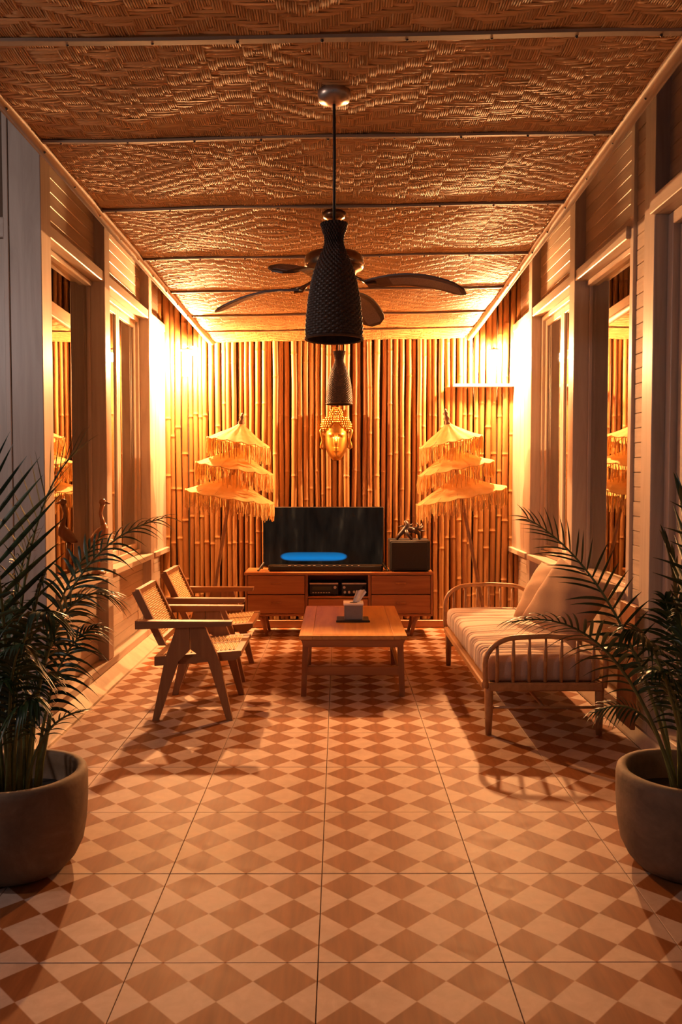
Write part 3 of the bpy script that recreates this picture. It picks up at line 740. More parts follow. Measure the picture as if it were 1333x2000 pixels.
# ---- television, sound bar, speaker
t0, t1 = P(514, 1050, 8.2), P(750, 1050, 8.2); tz1 = P(632, 990, 8.2).z; tz0 = tz1 - 0.655
tv = thing('television', 'flat black television showing a blue streak on its screen', 'television', ((t0.x + t1.x) / 2, 8.2, CT))
tw, th0, th1 = (t1.x - t0.x) / 2, tz0 - CT, tz1 - CT
th0 = max(th0, 0.035)
part('casing', MB().cbox(-tw, tw, 0.0, 0.045, th0, th1, 0.006), 'black_plastic', tv)
scr = part('screen', MB().box(-tw + 0.010, tw - 0.010, -0.002, 0.004, -(th1 - th0) / 2 + 0.018, (th1 - th0) / 2 - 0.010), 'tv_screen', tv, (0, 0, (th0 + th1) / 2))
for sx in (-1, 1):
    part('foot', MB().tube([(sx * (tw - 0.02), 0.03, th0 + 0.05), (sx * (tw - 0.005), 0.0, th0 + 0.03), (sx * (tw + 0.035), -0.06, 0.012), (sx * (tw + 0.04), -0.11, 0.008)], [0.014, 0.014, 0.01, 0.008], 10).tube([(sx * (tw - 0.01), 0.02, th0 + 0.03), (sx * (tw + 0.02), 0.11, 0.008)], 0.009, 8), 'black_plastic', tv)
s0, s1 = P(519, 1110, 8.08), P(754, 1110, 8.08); sw = (s1.x - s0.x) / 2 - 0.025
sb = thing('sound_bar', 'long black sound bar in front of the television', 'speaker', ((s0.x + s1.x) / 2, 8.08, CT))
part('body', MB().cbox(-sw, sw, 0.0, 0.085, 0.002, 0.068, 0.012), 'black_gloss', sb)
part('grille', MB().cbox(-sw + 0.02, sw - 0.02, -0.003, 0.004, 0.010, 0.050, 0.002), 'speaker_cloth', sb)
for q in range(12):
    xx = -sw + 0.20 + q * 0.062 + random.uniform(-0.01, 0.01); part('pale_dash', MB().cbox(xx, xx + random.uniform(0.014, 0.03), -0.003, 0.003, 0.0545, 0.0605, 0.001), 'knob_pale', sb)  # row of short pale dashes along the upper front edge
k0, k1 = P(762, 1090, 8.06), P(841, 1090, 8.06); kw = (k1.x - k0.x) / 2; kh = P(800, 1056, 8.06).z - CT
sp_ = thing('subwoofer', 'black cube subwoofer standing on the right end of the console', 'speaker', ((k0.x + k1.x) / 2, 8.06, CT))
part('cabinet', MB().cbox(-kw, kw, 0.0, 0.33, 0.012, kh, 0.006), 'black_plastic', sp_)
part('grille', MB().cbox(-kw + 0.012, kw - 0.03, -0.012, 0.0, 0.03, kh - 0.014, 0.004), 'speaker_cloth', sp_)
for xx in (-kw + 0.03, kw - 0.03):
    for yy in (0.03, 0.30): part('foot', MB().lathe([(0, 0), (0.015, 0), (0.015, 0.013), (0, 0.013)], 12, (xx, yy, 0)), 'black_plastic', sp_)
# root carving on the subwoofer
rc = thing('root_carving', 'small dark twisted root carving on top of the subwoofer', 'ornament', (sp_.location.x + 0.005, 8.16, CT + kh))
rd = random.Random(5)
part('root', MB().tube([(-0.13, 0, 0.006), (-0.10, 0.01, 0.05), (-0.05, 0.0, 0.10), (-0.02, 0, 0.15), (-0.05, 0, 0.19)], [0.014, 0.02, 0.03, 0.026, 0.014], 9), 'root_dark', rc)
part('root', MB().tube([(0.10, 0.01, 0.006), (0.09, 0.0, 0.06), (0.05, 0.0, 0.09), (0.0, 0, 0.10), (-0.04, 0, 0.12)], [0.014, 0.018, 0.026, 0.03, 0.025], 9), 'root_dark', rc)
part('root', MB().tube([(0.02, -0.03, 0.006), (-0.02, -0.03, 0.05), (-0.04, -0.01, 0.10)], [0.012, 0.016, 0.022], 8), 'root_dark', rc)
part('root', MB().tube([(0.03, 0, 0.09), (0.07, 0, 0.12), (0.11, -0.01, 0.11), (0.13, 0, 0.14)], [0.022, 0.02, 0.016, 0.006], 8), 'root_dark', rc)
for q in range(16):
    a = rd.uniform(0, 2 * PI); bx_, bz = (-0.04, 0.13) if q < 9 else (0.08, 0.11)
    part('twig', MB().tube([(bx_, 0, bz), (bx_ + 0.035 * math.cos(a), 0.02 * math.sin(a * 3), bz + 0.035 * math.sin(a)), (bx_ + 0.075 * math.cos(a + 0.3), 0.03 * math.sin(a * 3), max(0.02, bz + 0.06 * math.sin(a + 0.3)))], [0.012, 0.009, 0.004], 6), 'root_dark', rc)

# ---- coffee table
ct = thing('coffee_table', 'square-edged teak coffee table in the middle of the room', 'table', (0.098, 5.82, 0))
TZ = 0.44; TW = 0.383; TL = 1.36
part('top_panel', MB().cbox(-TW + 0.095, TW - 0.095, 0.05, TL - 0.05, TZ - 0.028, TZ, 0.003), 'table_wood', ct)
for sx in (-1, 1):
    lo, hi = sorted((sx * TW, sx * (TW - 0.094))); part('top_side_board', MB().cbox(lo, hi, 0.0, TL, TZ - 0.028, TZ, 0.003), 'table_wood', ct)
for yy in (0.0, TL - 0.049):
    part('top_end_board', MB().cbox(-TW + 0.095, TW - 0.095, yy, yy + 0.049, TZ - 0.028, TZ, 0.002), 'table_wood', ct)
for ya, yb, nm in ((0.015, 0.045, 0), (TL - 0.045, TL - 0.015, 0)):
    part('apron', MB().prism([(-TW + 0.012, TZ - 0.028), (TW - 0.012, TZ - 0.028), (TW - 0.035, TZ - 0.085), (-TW + 0.035, TZ - 0.085)], 'y', ya, yb), 'teak_x', ct)
for sx in (-1, 1):
    lo, hi = sorted((sx * (TW - 0.05), sx * (TW - 0.025))); part('apron', MB().cbox(lo, hi, 0.045, TL - 0.045, TZ - 0.085, TZ - 0.028, 0.003), 'teak_y', ct)
    for yy in (0.03, 1.02):
        part('leg', MB().prism([(sx * (TW - 0.012), 0), (sx * (TW - 0.050), 0), (sx * (TW - 0.068), TZ - 0.03), (sx * (TW - 0.026), TZ - 0.03)][::sx], 'y', yy, yy + 0.045), 'teak_z', ct)
    lo, hi = sorted((sx * (TW - 0.058), sx * (TW - 0.032))); part('side_stretcher', MB().cbox(lo, hi, 0.075, 1.02, 0.155, 0.20, 0.003), 'teak_y', ct)
for yy in (0.035, 1.025):
    part('stretcher', MB().cbox(-TW + 0.05, TW - 0.05, yy, yy + 0.032, 0.15, 0.213, 0.003), 'teak_x', ct)
# tissue box and black tray
bx_ = P(691, 1212, 6.42).x
tb = thing('tissue_box', 'grey tissue box with a white tissue sticking out on the coffee table', 'tissue box', (bx_, 6.42, TZ + 0.0105))
part('box_body', MB().cbox(-0.072, 0.072, 0.0, 0.145, 0.0, 0.112, 0.003), 'box_grey', tb)
part('lid', MB().cbox(-0.078, 0.078, -0.006, 0.151, 0.112, 0.128, 0.003), 'tissue_white', tb)
part('opening', MB().lathe([(0, 0.1285), (0.028, 0.1285), (0.030, 0.128), (0, 0.128)], 20, (0, 0.055, 0)), 'black_plastic', tb)
mb = MB(); vv = []
for i in range(7):
    t = i / 6
    for k in range(6):
        u = k / 5 - 0.5
        vv.append((0.018 + u * (0.05 + 0.03 * t) + 0.045 * t - 0.03 * (1 - t) * 0, 0.07 + 0.016 * math.sin(k * 1.9) * (0.5 + t), 0.125 + 0.105 * t - 0.025 * t * abs(u) * 2 * (1 if k % 2 else 0.4)))
mb.add(vv, [(6 * i + k, 6 * i + k + 1, 6 * i + 7 + k, 6 * i + 6 + k) for i in range(6) for k in range(5)], True)
part('tissue', mb, 'tissue_white', tb)
tr_ = thing('tray', 'thin black tray under the tissue box on the coffee table', 'tray', (bx_ - 0.005, 6.36, TZ))
part('tray_base', MB().cbox(-0.125, 0.125, 0, 0.225, 0.0, 0.010, 0.003), 'black_plastic', tr_)
part('tray_lip', MB().cbox(-0.130, 0.130, -0.006, 0.0, 0.0, 0.016, 0.002), 'black_plastic', tr_)

# ---- armchairs with V legs and woven cane
def armchair(loc, label):
    t = thing('armchair', label, 'armchair', loc, 'teak and cane armchairs on the left')
    for sy in (-1, 1):
        y0, y1 = sorted((sy * 0.335, sy * 0.300))
        part('leg', MB().prism([(0.272, 0), (0.232, 0), (0.115, 0.38), (0.005, 0.46), (0.0, 0.602), (0.098, 0.602), (0.185, 0.40)], 'y', y0, y1), 'chair_wood_z', t)
        part('leg', MB().prism([(-0.245, 0), (-0.205, 0), (-0.075, 0.38), (-0.001, 0.455), (-0.004, 0.602), (-0.085, 0.602), (-0.160, 0.40)][::-1], 'y', y0, y1), 'chair_wood_z', t)
        ya, yb = sorted((sy * 0.352, sy * 0.285))
        part('armrest', MB().prism([(-0.345, 0.592), (0.265, 0.612), (0.272, 0.642), (-0.345, 0.645)], 'y', ya, yb), 'chair_wood_x', t)
        ya, yb = sorted((sy * 0.262, sy * 0.232))
        part('back_rail', MB().prism([(-0.165, 0.47), (-0.215, 0.47), (-0.385, 0.815), (-0.340, 0.835)], 'y', ya, yb), 'chair_wood_z', t)
        ya, yb = sorted((sy * 0.299, sy * 0.245))
        part('seat_rail', MB().prism([(-0.235, 0.345), (0.29, 0.385), (0.325, 0.415), (0.325, 0.445), (-0.235, 0.405)], 'y', ya, yb), 'chair_wood_x', t)
    part('seat_bar', MB().prism([(0.275, 0.385), (0.318, 0.400), (0.322, 0.440), (0.275, 0.438)], 'y', -0.245, 0.245), 'chair_wood_x', t)
    part('seat_bar', MB().prism([(-0.235, 0.345), (-0.19, 0.35), (-0.19, 0.41), (-0.235, 0.405)], 'y', -0.245, 0.245), 'chair_wood_x', t)
    for a, bb in (((-0.352, 0.795), (-0.345, 0.833)), ((-0.20, 0.48), (-0.18, 0.52))):
        part('back_bar', MB().box(-0.018 + a[0], 0.014 + a[0], -0.232, 0.232, a[1], bb[1]), 'chair_wood_x', t)
    # cane: rows of rush strands, slightly waved
    def cane(p0, p1, n, half, nm):
        mb = MB(); p0 = Vector((p0[0], 0, p0[1])); p1 = Vector((p1[0], 0, p1[1])); nrm = (p1 - p0).cross(Vector((0, 1, 0))).normalized()
        st = (p1 - p0).length / n
        for i in range(n):
            c = p0 + (p1 - p0) * ((i + 0.5) / n); pts = []
            for k in range(9):
                y = -half + 2 * half * k / 8; pts.append(c + Vector((0, y, 0)) + nrm * (0.003 * (1 if (i + k) % 2 else -1)))
            mb.tube(pts, st * 0.53, 5, False)
        part(nm, mb, 'cane', t)
    cane((-0.192, 0.405), (0.278, 0.437), 34, 0.247, 'cane_seat')
    cane((-0.205, 0.50), (-0.352, 0.81), 26, 0.234, 'cane_back')
    part('seat_seam', MB().prism([(-0.20, 0.413), (0.285, 0.446), (0.285, 0.449), (-0.20, 0.416)], 'y', -0.006, 0.006), 'chair_wood_x', t)
    return t
armchair((-0.955, 5.60, 0), 'teak armchair with cane seat, the nearer of the two')
armchair((-0.985, 6.59, 0), 'teak armchair with cane seat, the farther one beside the console')

# ---- daybed
DX0, DX1, DY0, DY1 = 0.865, 1.615, 4.93, 6.86
db = thing('daybed', 'light wooden spindle daybed with striped cream mattress', 'daybed', (DX0, DY0, 0))
W, L = DX1 - DX0, DY1 - DY0
RZ0, RZ1 = 0.275, 0.325
for xx, nm in ((0.0, 0), (W - 0.04, 0)):
    part('side_rail', MB().cbox(xx, xx + 0.04, 0.05, L - 0.05, RZ0, RZ1, 0.008), 'daybed_wood', db)
for yy in (0.0, L - 0.045):
    part('end_rail', MB().cbox(0.03, W - 0.03, yy, yy + 0.045, RZ0, RZ1, 0.008), 'daybed_wood', db)
for xx in (0.04, W - 0.04):
    for yy, nm in ((0.04, 0), (L - 0.04, 0)):
        part('leg', MB().lathe([(0.0, 0), (0.019, 0), (0.025, 0.15), (0.027, RZ0 - 0.01), (0.03, RZ0 + 0.02), (0.0, RZ0 + 0.03)], 14, (xx, yy, 0)), 'daybed_wood', db)
for yy in (0.04, L - 0.04):
    part('stretcher', MB().tube([(0.05, yy, 0.168), (W - 0.05, yy, 0.168)], 0.009, 8), 'daybed_wood', db)
part('stretcher', MB().tube([(W / 2, 0.045, 0.168), (W / 2, L - 0.045, 0.168)], 0.009, 8), 'daybed_wood', db)
for yy, ht in ((0.015, 0.60), (L - 0.015, 0.665)):
    pts = []; rx = 0.14
    def arch(u):
        return u
    pts.append((0.02, yy, RZ0 + 0.02)); pts.append((0.012, yy, RZ0 + 0.10))
    for k in range(9):
        a = PI - k * PI / 16; pts.append((0.012 + 0.20 + 0.20 * math.cos(a), yy, ht - 0.16 + 0.16 * math.sin(a)))
    pts.append((W / 2, yy, ht + 0.008))
    for k in range(9):
        a = PI / 2 - k * PI / 16; pts.append((W - 0.012 - 0.20 + 0.20 * math.cos(a), yy, ht - 0.16 + 0.16 * math.sin(a)))
    pts.append((W - 0.012, yy, RZ0 + 0.10)); pts.append((W - 0.02, yy, RZ0 + 0.02))
    part('arm_hoop', MB().tube(pts, 0.0165, 10), 'daybed_wood', db)
    for k in range(7):
        xx = 0.085 + (W - 0.17) * k / 6
        u = xx if xx < W / 2 else W - xx
        zt = ht if u > 0.21 else ht - 0.16 + 0.16 * math.sqrt(max(0, 1 - ((0.212 - u) / 0.20) ** 2))
        part('spindle', MB().tube([(xx, yy + 0.006, RZ0 + 0.03), (xx, yy + 0.003, (RZ0 + zt) / 2 + 0.05), (xx, yy, zt)], [0.0105, 0.0125, 0.008], 8), 'daybed_wood', db)
for k in range(12):
    yy = 0.06 + k * (L - 0.12) / 12; part('bed_slat', MB().cbox(0.035, W - 0.035, yy, yy + (L - 0.12) / 12 - 0.004, RZ1 - 0.025, RZ1 - 0.008, 0.003), 'daybed_wood', db)
# mattress with cross creases
mb = MB(); nx, ny = 26, 240; M0, M1 = RZ1 - 0.006, 0.480
crs = [(random.uniform(0.1, L - 0.1), random.uniform(0.007, 0.015), random.uniform(0.0, 0.45), random.uniform(0.35, 0.95)) for _ in range(34)]
sec = []
xa, xb = 0.022, W - 0.03; hh = (M1 - M0) / 2; zc = (M1 + M0) / 2; rr = 0.045
for k in range(6): a = PI + k * PI / 10; sec.append((xa + rr + rr * math.cos(a), M0 + rr + rr * math.sin(a)))
for k in range(6): a = 1.5 * PI + k * PI / 10; sec.append((xb - rr + rr * math.cos(a), M0 + rr + rr * math.sin(a)))
for k in range(6): a = k * PI / 10; sec.append((xb - rr + rr * math.cos(a), M1 - rr + rr * math.sin(a)))
for k in range(1, 14): sec.append((xb - rr - (xb - xa - 2 * rr) * k / 14, M1))
for k in range(6): a = PI / 2 + k * PI / 10; sec.append((xa + rr + rr * math.cos(a), M1 - rr + rr * math.sin(a)))
ns = len(sec); vv = []
for j in range(ny + 1):
    RE = 0.045; y = 0.036 + (L - 0.072) * (0.5 - 0.5 * math.cos(PI * (0.04 + 0.92 * j / ny))) if False else 0.036 + (L - 0.072) * j / ny
    e = min(j, ny - j) / ny * (L - 0.072)
    sh = 0.0 if e > RE else RE - math.sqrt(max(0, RE ** 2 - (RE - e) ** 2))
    for (x, z) in sec:
        d = 0.0
        for (cy, dp, c0_, wd) in crs:
            q = (y - cy - 0.02 * math.sin(x * 9 + cy * 5)) / 0.012
            if abs(q) < 2.5:
                u = (x - xa) / (xb - xa); fall = max(0, 1 - max(0, u - wd) / 0.25)
                d += dp * math.exp(-q * q) * fall
        cx_, cz_ = (xa + xb) / 2, zc
        if z > zc or x < xa + rr:
            if x < xa + rr: x2, z2 = x + d, z - (d if z > zc + hh * 0.5 else 0)
            else: x2, z2 = x, z - d
        else: x2, z2 = x, z
        crown = 0.012 * math.sin(PI * min(1, max(0, (x - xa) / (xb - xa)))) if z > zc else 0
        fz_ = 1 - sh / hh; fx_ = 1 - sh / ((xb - xa) / 2)
        vv.append((cx_ + (x2 - cx_) * fx_, y, zc + (z2 + crown - zc) * fz_))
fs = [(j * ns + k, j * ns + ns + k, j * ns + ns + (k + 1) % ns, j * ns + (k + 1) % ns) for j in range(ny) for k in range(ns)]
fs += [tuple(range(ns)), tuple(ny * ns + k for k in range(ns - 1, -1, -1))]
mb.add(vv, fs, True); part('mattress', mb, 'mattress_cloth', db)
# loose pillows
def pillow(loc, rot, size, th, label):
    mb = MB(); n = 22; vv = []; fs = []
    for sd in (1, -1):
        for i in range(n + 1):
            for k in range(n + 1):
                u, v = 2 * i / n - 1, 2 * k / n - 1
                x = u * (1 - 0.10 * (1 - v * v) * abs(u) ** 2 * 0.9); y = v * (1 - 0.10 * (1 - u * u) * abs(v) ** 2 * 0.9)
                h = (max(0, (1 - u * u)) * max(0, (1 - v * v))) ** 0.42
                h = h * (1 + 0.05 * math.sin(6 * u + 4 * v) + 0.04 * math.sin(9 * v - 3 * u))
                vv.append((x * size / 2, y * size / 2, sd * (h * th / 2 + 0.003)))
    m = n + 1
    for sd in (0, 1):
        o = sd * m * m
        for i in range(n):
            for k in range(n):
                q = (o + i * m + k, o + (i + 1) * m + k, o + (i + 1) * m + k + 1, o + i * m + k + 1); fs.append(q if sd == 0 else q[::-1])
    bd = [k for k in range(m)] + [i * m + n for i in range(1, m)] + [n * m + k for k in range(n - 1, -1, -1)] + [i * m for i in range(n - 1, 0, -1)]
    for a, c in zip(bd, bd[1:] + bd[:1]): fs.append((a, c, c + m * m, a + m * m))
    mb.add(vv, fs, True)
    o = part('pillow', mb, 'pillow_cloth', None, loc); o.rotation_mode = 'QUATERNION'; o.rotation_quaternion = rot
    return tag(o, label, 'pillow', 'tan pillows on the daybed')
def face(nrm, upv):
    zv = Vector(nrm).normalized(); yv = Vector(upv); yv = (yv - zv * yv.dot(zv)).normalized(); xv = yv.cross(zv)
    return Matrix((xv, yv, zv)).transposed().to_quaternion()
pillow((1.50, 5.90, 0.715), face((-0.72, -0.42, 0.5), (0.35, 0.1, 1)), 0.46, 0.21, 'tan pillow farther back on the daybed, against the windowsill')
pillow((1.47, 5.33, 0.755), face((-0.66, -0.60, 0.48), (0.55, 0.0, 1)), 0.48, 0.21, 'tan pillow nearer the viewer on the daybed')
# wooden board behind the daybed
bo = tag(part('leaning_board', MB().cbox(-0.014, 0.014, 0, 0.26, 0.0, 0.72, 0.004), 'teak_z', None, (1.705, 4.76, 0.092), rot=(0, R(1.5), 0)), 'short wooden board standing between the daybed and right wall', 'board')

# ---- three-tier fringed umbrellas
def umbrella(base, tip, radii, label, seed):
    base, tip = Vector(base), Vector(tip); ax = (tip - base); Lg = ax.length; ax.normalize()
    t = thing('tiered_umbrella', label, 'umbrella', base, 'three-tier fringed umbrellas flanking the television')
    t.rotation_mode = 'QUATERNION'; t.rotation_quaternion = Vector((0, 0, 1)).rotation_difference(ax)
    rd = random.Random(seed)
    part('pole', MB().tube([(0, 0, 0.01), (0, 0, Lg - 0.16)], 0.017, 10), 'finial_wood', t)
    part('foot', MB().lathe([(0, 0.012), (0.09, 0.012), (0.10, 0.03), (0.05, 0.07), (0.03, 0.20), (0, 0.2)], 20), 'finial_wood', t)
    part('finial', MB().lathe([(0.020, Lg - 0.18), (0.034, Lg - 0.15), (0.018, Lg - 0.125), (0.034, Lg - 0.095), (0.016, Lg - 0.07), (0.028, Lg - 0.045), (0.012, Lg - 0.025), (0.016, Lg - 0.012), (0.0, Lg)], 14), 'finial_wood', t)
    for za, rim, dz in radii:
        NP, K = 14, 8; mb = MB(); vv = []; NS = NP * 4
        for i in range(K + 1):
            u = i / K; r = 0.018 + (rim - 0.018) * u
            for k in range(NS):
                a = 2 * PI * k / NS; c = abs(math.sin(a * NP / 2))      # 0 on a rib
                rr = r * (1 - 0.025 * c * u); z = za - dz * (u ** 0.86) - 0.016 * c * u + 0.005 * math.sin(2.4 * u * PI + k * 1.7) * u
                vv.append((rr * math.cos(a), rr * math.sin(a), z))
        mb.add(vv, [(i * NS + k, i * NS + NS + k, i * NS + NS + (k + 1) % NS, i * NS + (k + 1) % NS) for i in range(K) for k in range(NS)], True)
        cn = part('canopy_tier', mb, 'umbrella_cloth', t)
        mb = MB()
        for k in range(NP):
            a = 2 * PI * k / NP; mb.tube([(0.02 * math.cos(a), 0.02 * math.sin(a), za - 0.012), (rim * 0.5 * math.cos(a), rim * 0.5 * math.sin(a), za - dz * 0.5 ** 0.86 - 0.008), (rim * math.cos(a), rim * math.sin(a), za - dz - 0.006)], 0.004, 5)
        part('ribs', mb, 'finial_wood', cn)
        mb = MB(); NF = int(2 * PI * rim / 0.0125)
        for k in range(NF):
            a = 2 * PI * (k + rd.uniform(-0.3, 0.3)) / NF; c = abs(math.sin(a * NP / 2)); rr = rim * (1 - 0.025 * c)
            ln = rd.uniform(0.10, 0.18); z0 = za - dz - 0.014 * c + 0.004
            x, y = rr * math.cos(a), rr * math.sin(a); dx, dy = rd.uniform(-0.012, 0.012), rd.uniform(-0.012, 0.012)
            # strands hang straight down in the world
            dn = t.rotation_quaternion.inverted() @ Vector((0, 0, -1))
            p0 = Vector((x, y, z0))
            mb.tube([p0, p0 + dn * ln * 0.5 + Vector((dx, dy, 0)), p0 + dn * ln + Vector((dx * 0.4, dy * 1.4, 0))], [0.0034, 0.0052, 0.0036], 3, False)
        mb.tube([(rim * (1 - 0.025 * abs(math.sin(2 * PI * k / 60 * NP / 2))) * math.cos(2 * PI * k / 60), rim * (1 - 0.025 * abs(math.sin(2 * PI * k / 60 * NP / 2))) * math.sin(2 * PI * k / 60), za - dz - 0.014 * abs(math.sin(2 * PI * k / 60 * NP / 2))) for k in range(61)], 0.005, 5, False)
        part('fringe', mb, 'umbrella_cloth', cn, kind='stuff')
UY = 7.77
def uz(py): return P(660, py, UY).z
lb_, lt_ = P(403, 1238, UY), P(475, 806, UY); lb_.z = 0.0
rb_, rt_ = P(957, 1238, UY), P(869, 798, UY); rb_.z = 0.0
umbrella(lb_, lt_, [(2.085, 0.295, 0.175), (1.855, 0.365, 0.19), (1.60, 0.42, 0.20)], 'fringed three-tier umbrella left of the television', 1)
umbrella(rb_, rt_, [(2.10, 0.30, 0.175), (1.865, 0.36, 0.19), (1.615, 0.43, 0.20)], 'fringed three-tier umbrella right of the television, above the daybed', 2)

# ---- golden mask on the bamboo wall
mc = P(657, 845, 8.5)
mk = thing('wall_mask', 'golden serene face mask with curled hair hung on the bamboo wall', 'mask', (mc.x, 8.53, mc.z))
mb = MB(); vv = []; n, m = 40, 56; FW, FH, FD = 0.118, 0.235, 0.115
def g(x, x0, s_): return math.exp(-((x - x0) / s_) ** 2)
for i in range(m + 1):
    v = 1 - 2 * i / m                                  # 1 top .. -1 chin
    for k in range(n + 1):
        u = 2 * k / n - 1
        wv = math.sqrt(max(0, 1 - abs(v) ** 2.4)) * (1.0 if v > 0 else 1 - 0.16 * v * v)
        dome = math.sqrt(max(0, 1 - u * u * 0.98)) * (max(0, 1 - abs(v) ** 3)) ** 0.5
        x = u * wv * FW; dd = dome * FD
        w_ = max(0.001, wv); uu = u
        dd += 0.034 * g(uu, 0, 0.13) * (g(v, -0.22, 0.16) + 0.55 * g(v, -0.02, 0.16))          # nose
        dd += 0.012 * (g(uu, 0.36, 0.26) + g(uu, -0.36, 0.26)) * g(v, 0.13 - 0.10 * (abs(uu) - 0.4) ** 2, 0.05)  # brow
        dd -= 0.016 * (g(uu, 0.36, 0.18) + g(uu, -0.36, 0.18)) * g(v, 0.01, 0.07)
        dd += 0.012 * (g(uu, 0.36, 0.16) + g(uu, -0.36, 0.16)) * g(v, -0.02, 0.035)            # lids
        dd += 0.016 * g(uu, 0, 0.26) * (g(v, -0.465, 0.03) + g(v, -0.545, 0.035))               # lips
        dd -= 0.008 * g(uu, 0, 0.3) * g(v, -0.505, 0.014)
        dd += 0.014 * g(uu, 0, 0.25) * g(v, -0.78, 0.12)
        vv.append((x, -dd, v * FH - 0.055))
mb.add(vv, [(i * (n + 1) + k, i * (n + 1) + k + 1, (i + 1) * (n + 1) + k + 1, (i + 1) * (n + 1) + k) for i in range(m) for k in range(n)], True)
part('face', mb, 'gold', mk)
part('back_plate', MB().lathe([(0, 0.0), (0.13, 0.0), (0.135, 0.006), (0.13, 0.012), (0, 0.012)], 28), 'gold', mk, (0, 0.012, 0.02), rot=(R(90), 0, 0))
part('hair_cap', MB().sphere((0, 0, 0.065), 0.152, 24, 14, (1.0, 0.68, 0.76)), 'gold', mk)
part('top_knot', MB().sphere((0, -0.005, 0.185), 0.062, 18, 10, (1.0, 0.85, 1.15)), 'gold', mk)
curl = MB().sphere((0, 0, 0), 0.0135, 8, 5).mesh('hair_curl'); curl.materials.append(MATS['gold'])
for row in range(9):
    z = 0.015 + row * 0.0225; zz = (z - 0.065) / (0.152 * 0.76)
    if abs(zz) >= 1: continue
    rw = 0.152 * math.sqrt(1 - zz * zz); cnt = max(4, int(PI * rw / 0.027))
    for k in range(cnt + 1):
        a = PI + PI * (k + 0.5 * (row % 2)) / cnt
        x, y = rw * math.cos(a), 0.68 * rw * math.sin(a)
        hl = 0.085 - 0.35 * max(0, 0.10 - abs(x)) * 0 - 0.55 * abs(x) ** 1.4 * 1.6
        if z < 0.105 - 0.75 * abs(x): continue
        if a > 2 * PI: continue
        link('hair_curl', curl, None, mk, (x, y - 0.004, z))
for row in range(5):
    z = 0.165 + row * 0.021; zz = (z - 0.185) / (0.062 * 1.15)
    if abs(zz) >= 1: continue
    rw = 0.062 * math.sqrt(1 - zz * zz); cnt = max(3, int(PI * rw / 0.026))
    for k in range(cnt + 1):
        a = PI + PI * (k + 0.5 * (row % 2)) / cnt
        if a <= 2 * PI: link('hair_curl', curl, None, mk, (rw * math.cos(a), 0.85 * rw * math.sin(a) - 0.006, z))
for sx in (-1, 1):
    part('ear', MB().tube([(sx * 0.118, -0.02, 0.03), (sx * 0.145, -0.03, 0.045), (sx * 0.158, -0.03, 0.02), (sx * 0.150, -0.03, -0.03), (sx * 0.138, -0.03, -0.075), (sx * 0.150, -0.03, -0.115), (sx * 0.158, -0.03, -0.15), (sx * 0.140, -0.03, -0.165), (sx * 0.122, -0.03, -0.15), (sx * 0.126, -0.025, -0.10), (sx * 0.118, -0.02, -0.03)], [0.010, 0.013, 0.015, 0.013, 0.011, 0.012, 0.012, 0.011, 0.010, 0.009, 0.008], 10), 'gold', mk)

# ---- carved long-necked bird on the left sill
st = thing('carved_bird', 'reddish carved wooden long-necked bird on the left windowsill behind the palm', 'statue', (-1.79, 6.16, SILL))
part('base', MB().lathe([(0, 0.0), (0.052, 0.0), (0.056, 0.012), (0.045, 0.024), (0.03, 0.03), (0, 0.03)], 20), 'carved_wood', st)
for sy in (-0.012, 0.012): part('leg', MB().tube([(0, sy, 0.025), (0.004, sy * 1.4, 0.12), (-0.004, sy, 0.24)], [0.008, 0.007, 0.014], 8), 'carved_wood', st)
part('body', MB().tube([(-0.07, 0, 0.24), (-0.045, 0, 0.25), (0.0, 0, 0.28), (0.035, 0, 0.315), (0.045, 0, 0.345), (0.04, 0, 0.375)], [0.006, 0.028, 0.048, 0.046, 0.03, 0.019], 12), 'carved_wood', st)
part('neck', MB().tube([(0.04, 0, 0.36), (0.028, 0, 0.41), (0.018, 0, 0.45), (0.026, 0, 0.49), (0.035, 0, 0.52)], [0.022, 0.015, 0.013, 0.016, 0.02], 10), 'carved_wood', st)
part('head', MB().sphere((0.034, 0, 0.535), 0.024, 12, 8, (1.15, 0.9, 1.0)), 'carved_wood', st)
part('beak', MB().tube([(0.05, 0, 0.535), (0.075, 0, 0.525), (0.092, 0, 0.522)], [0.011, 0.008, 0.004], 8), 'carved_wood', st)

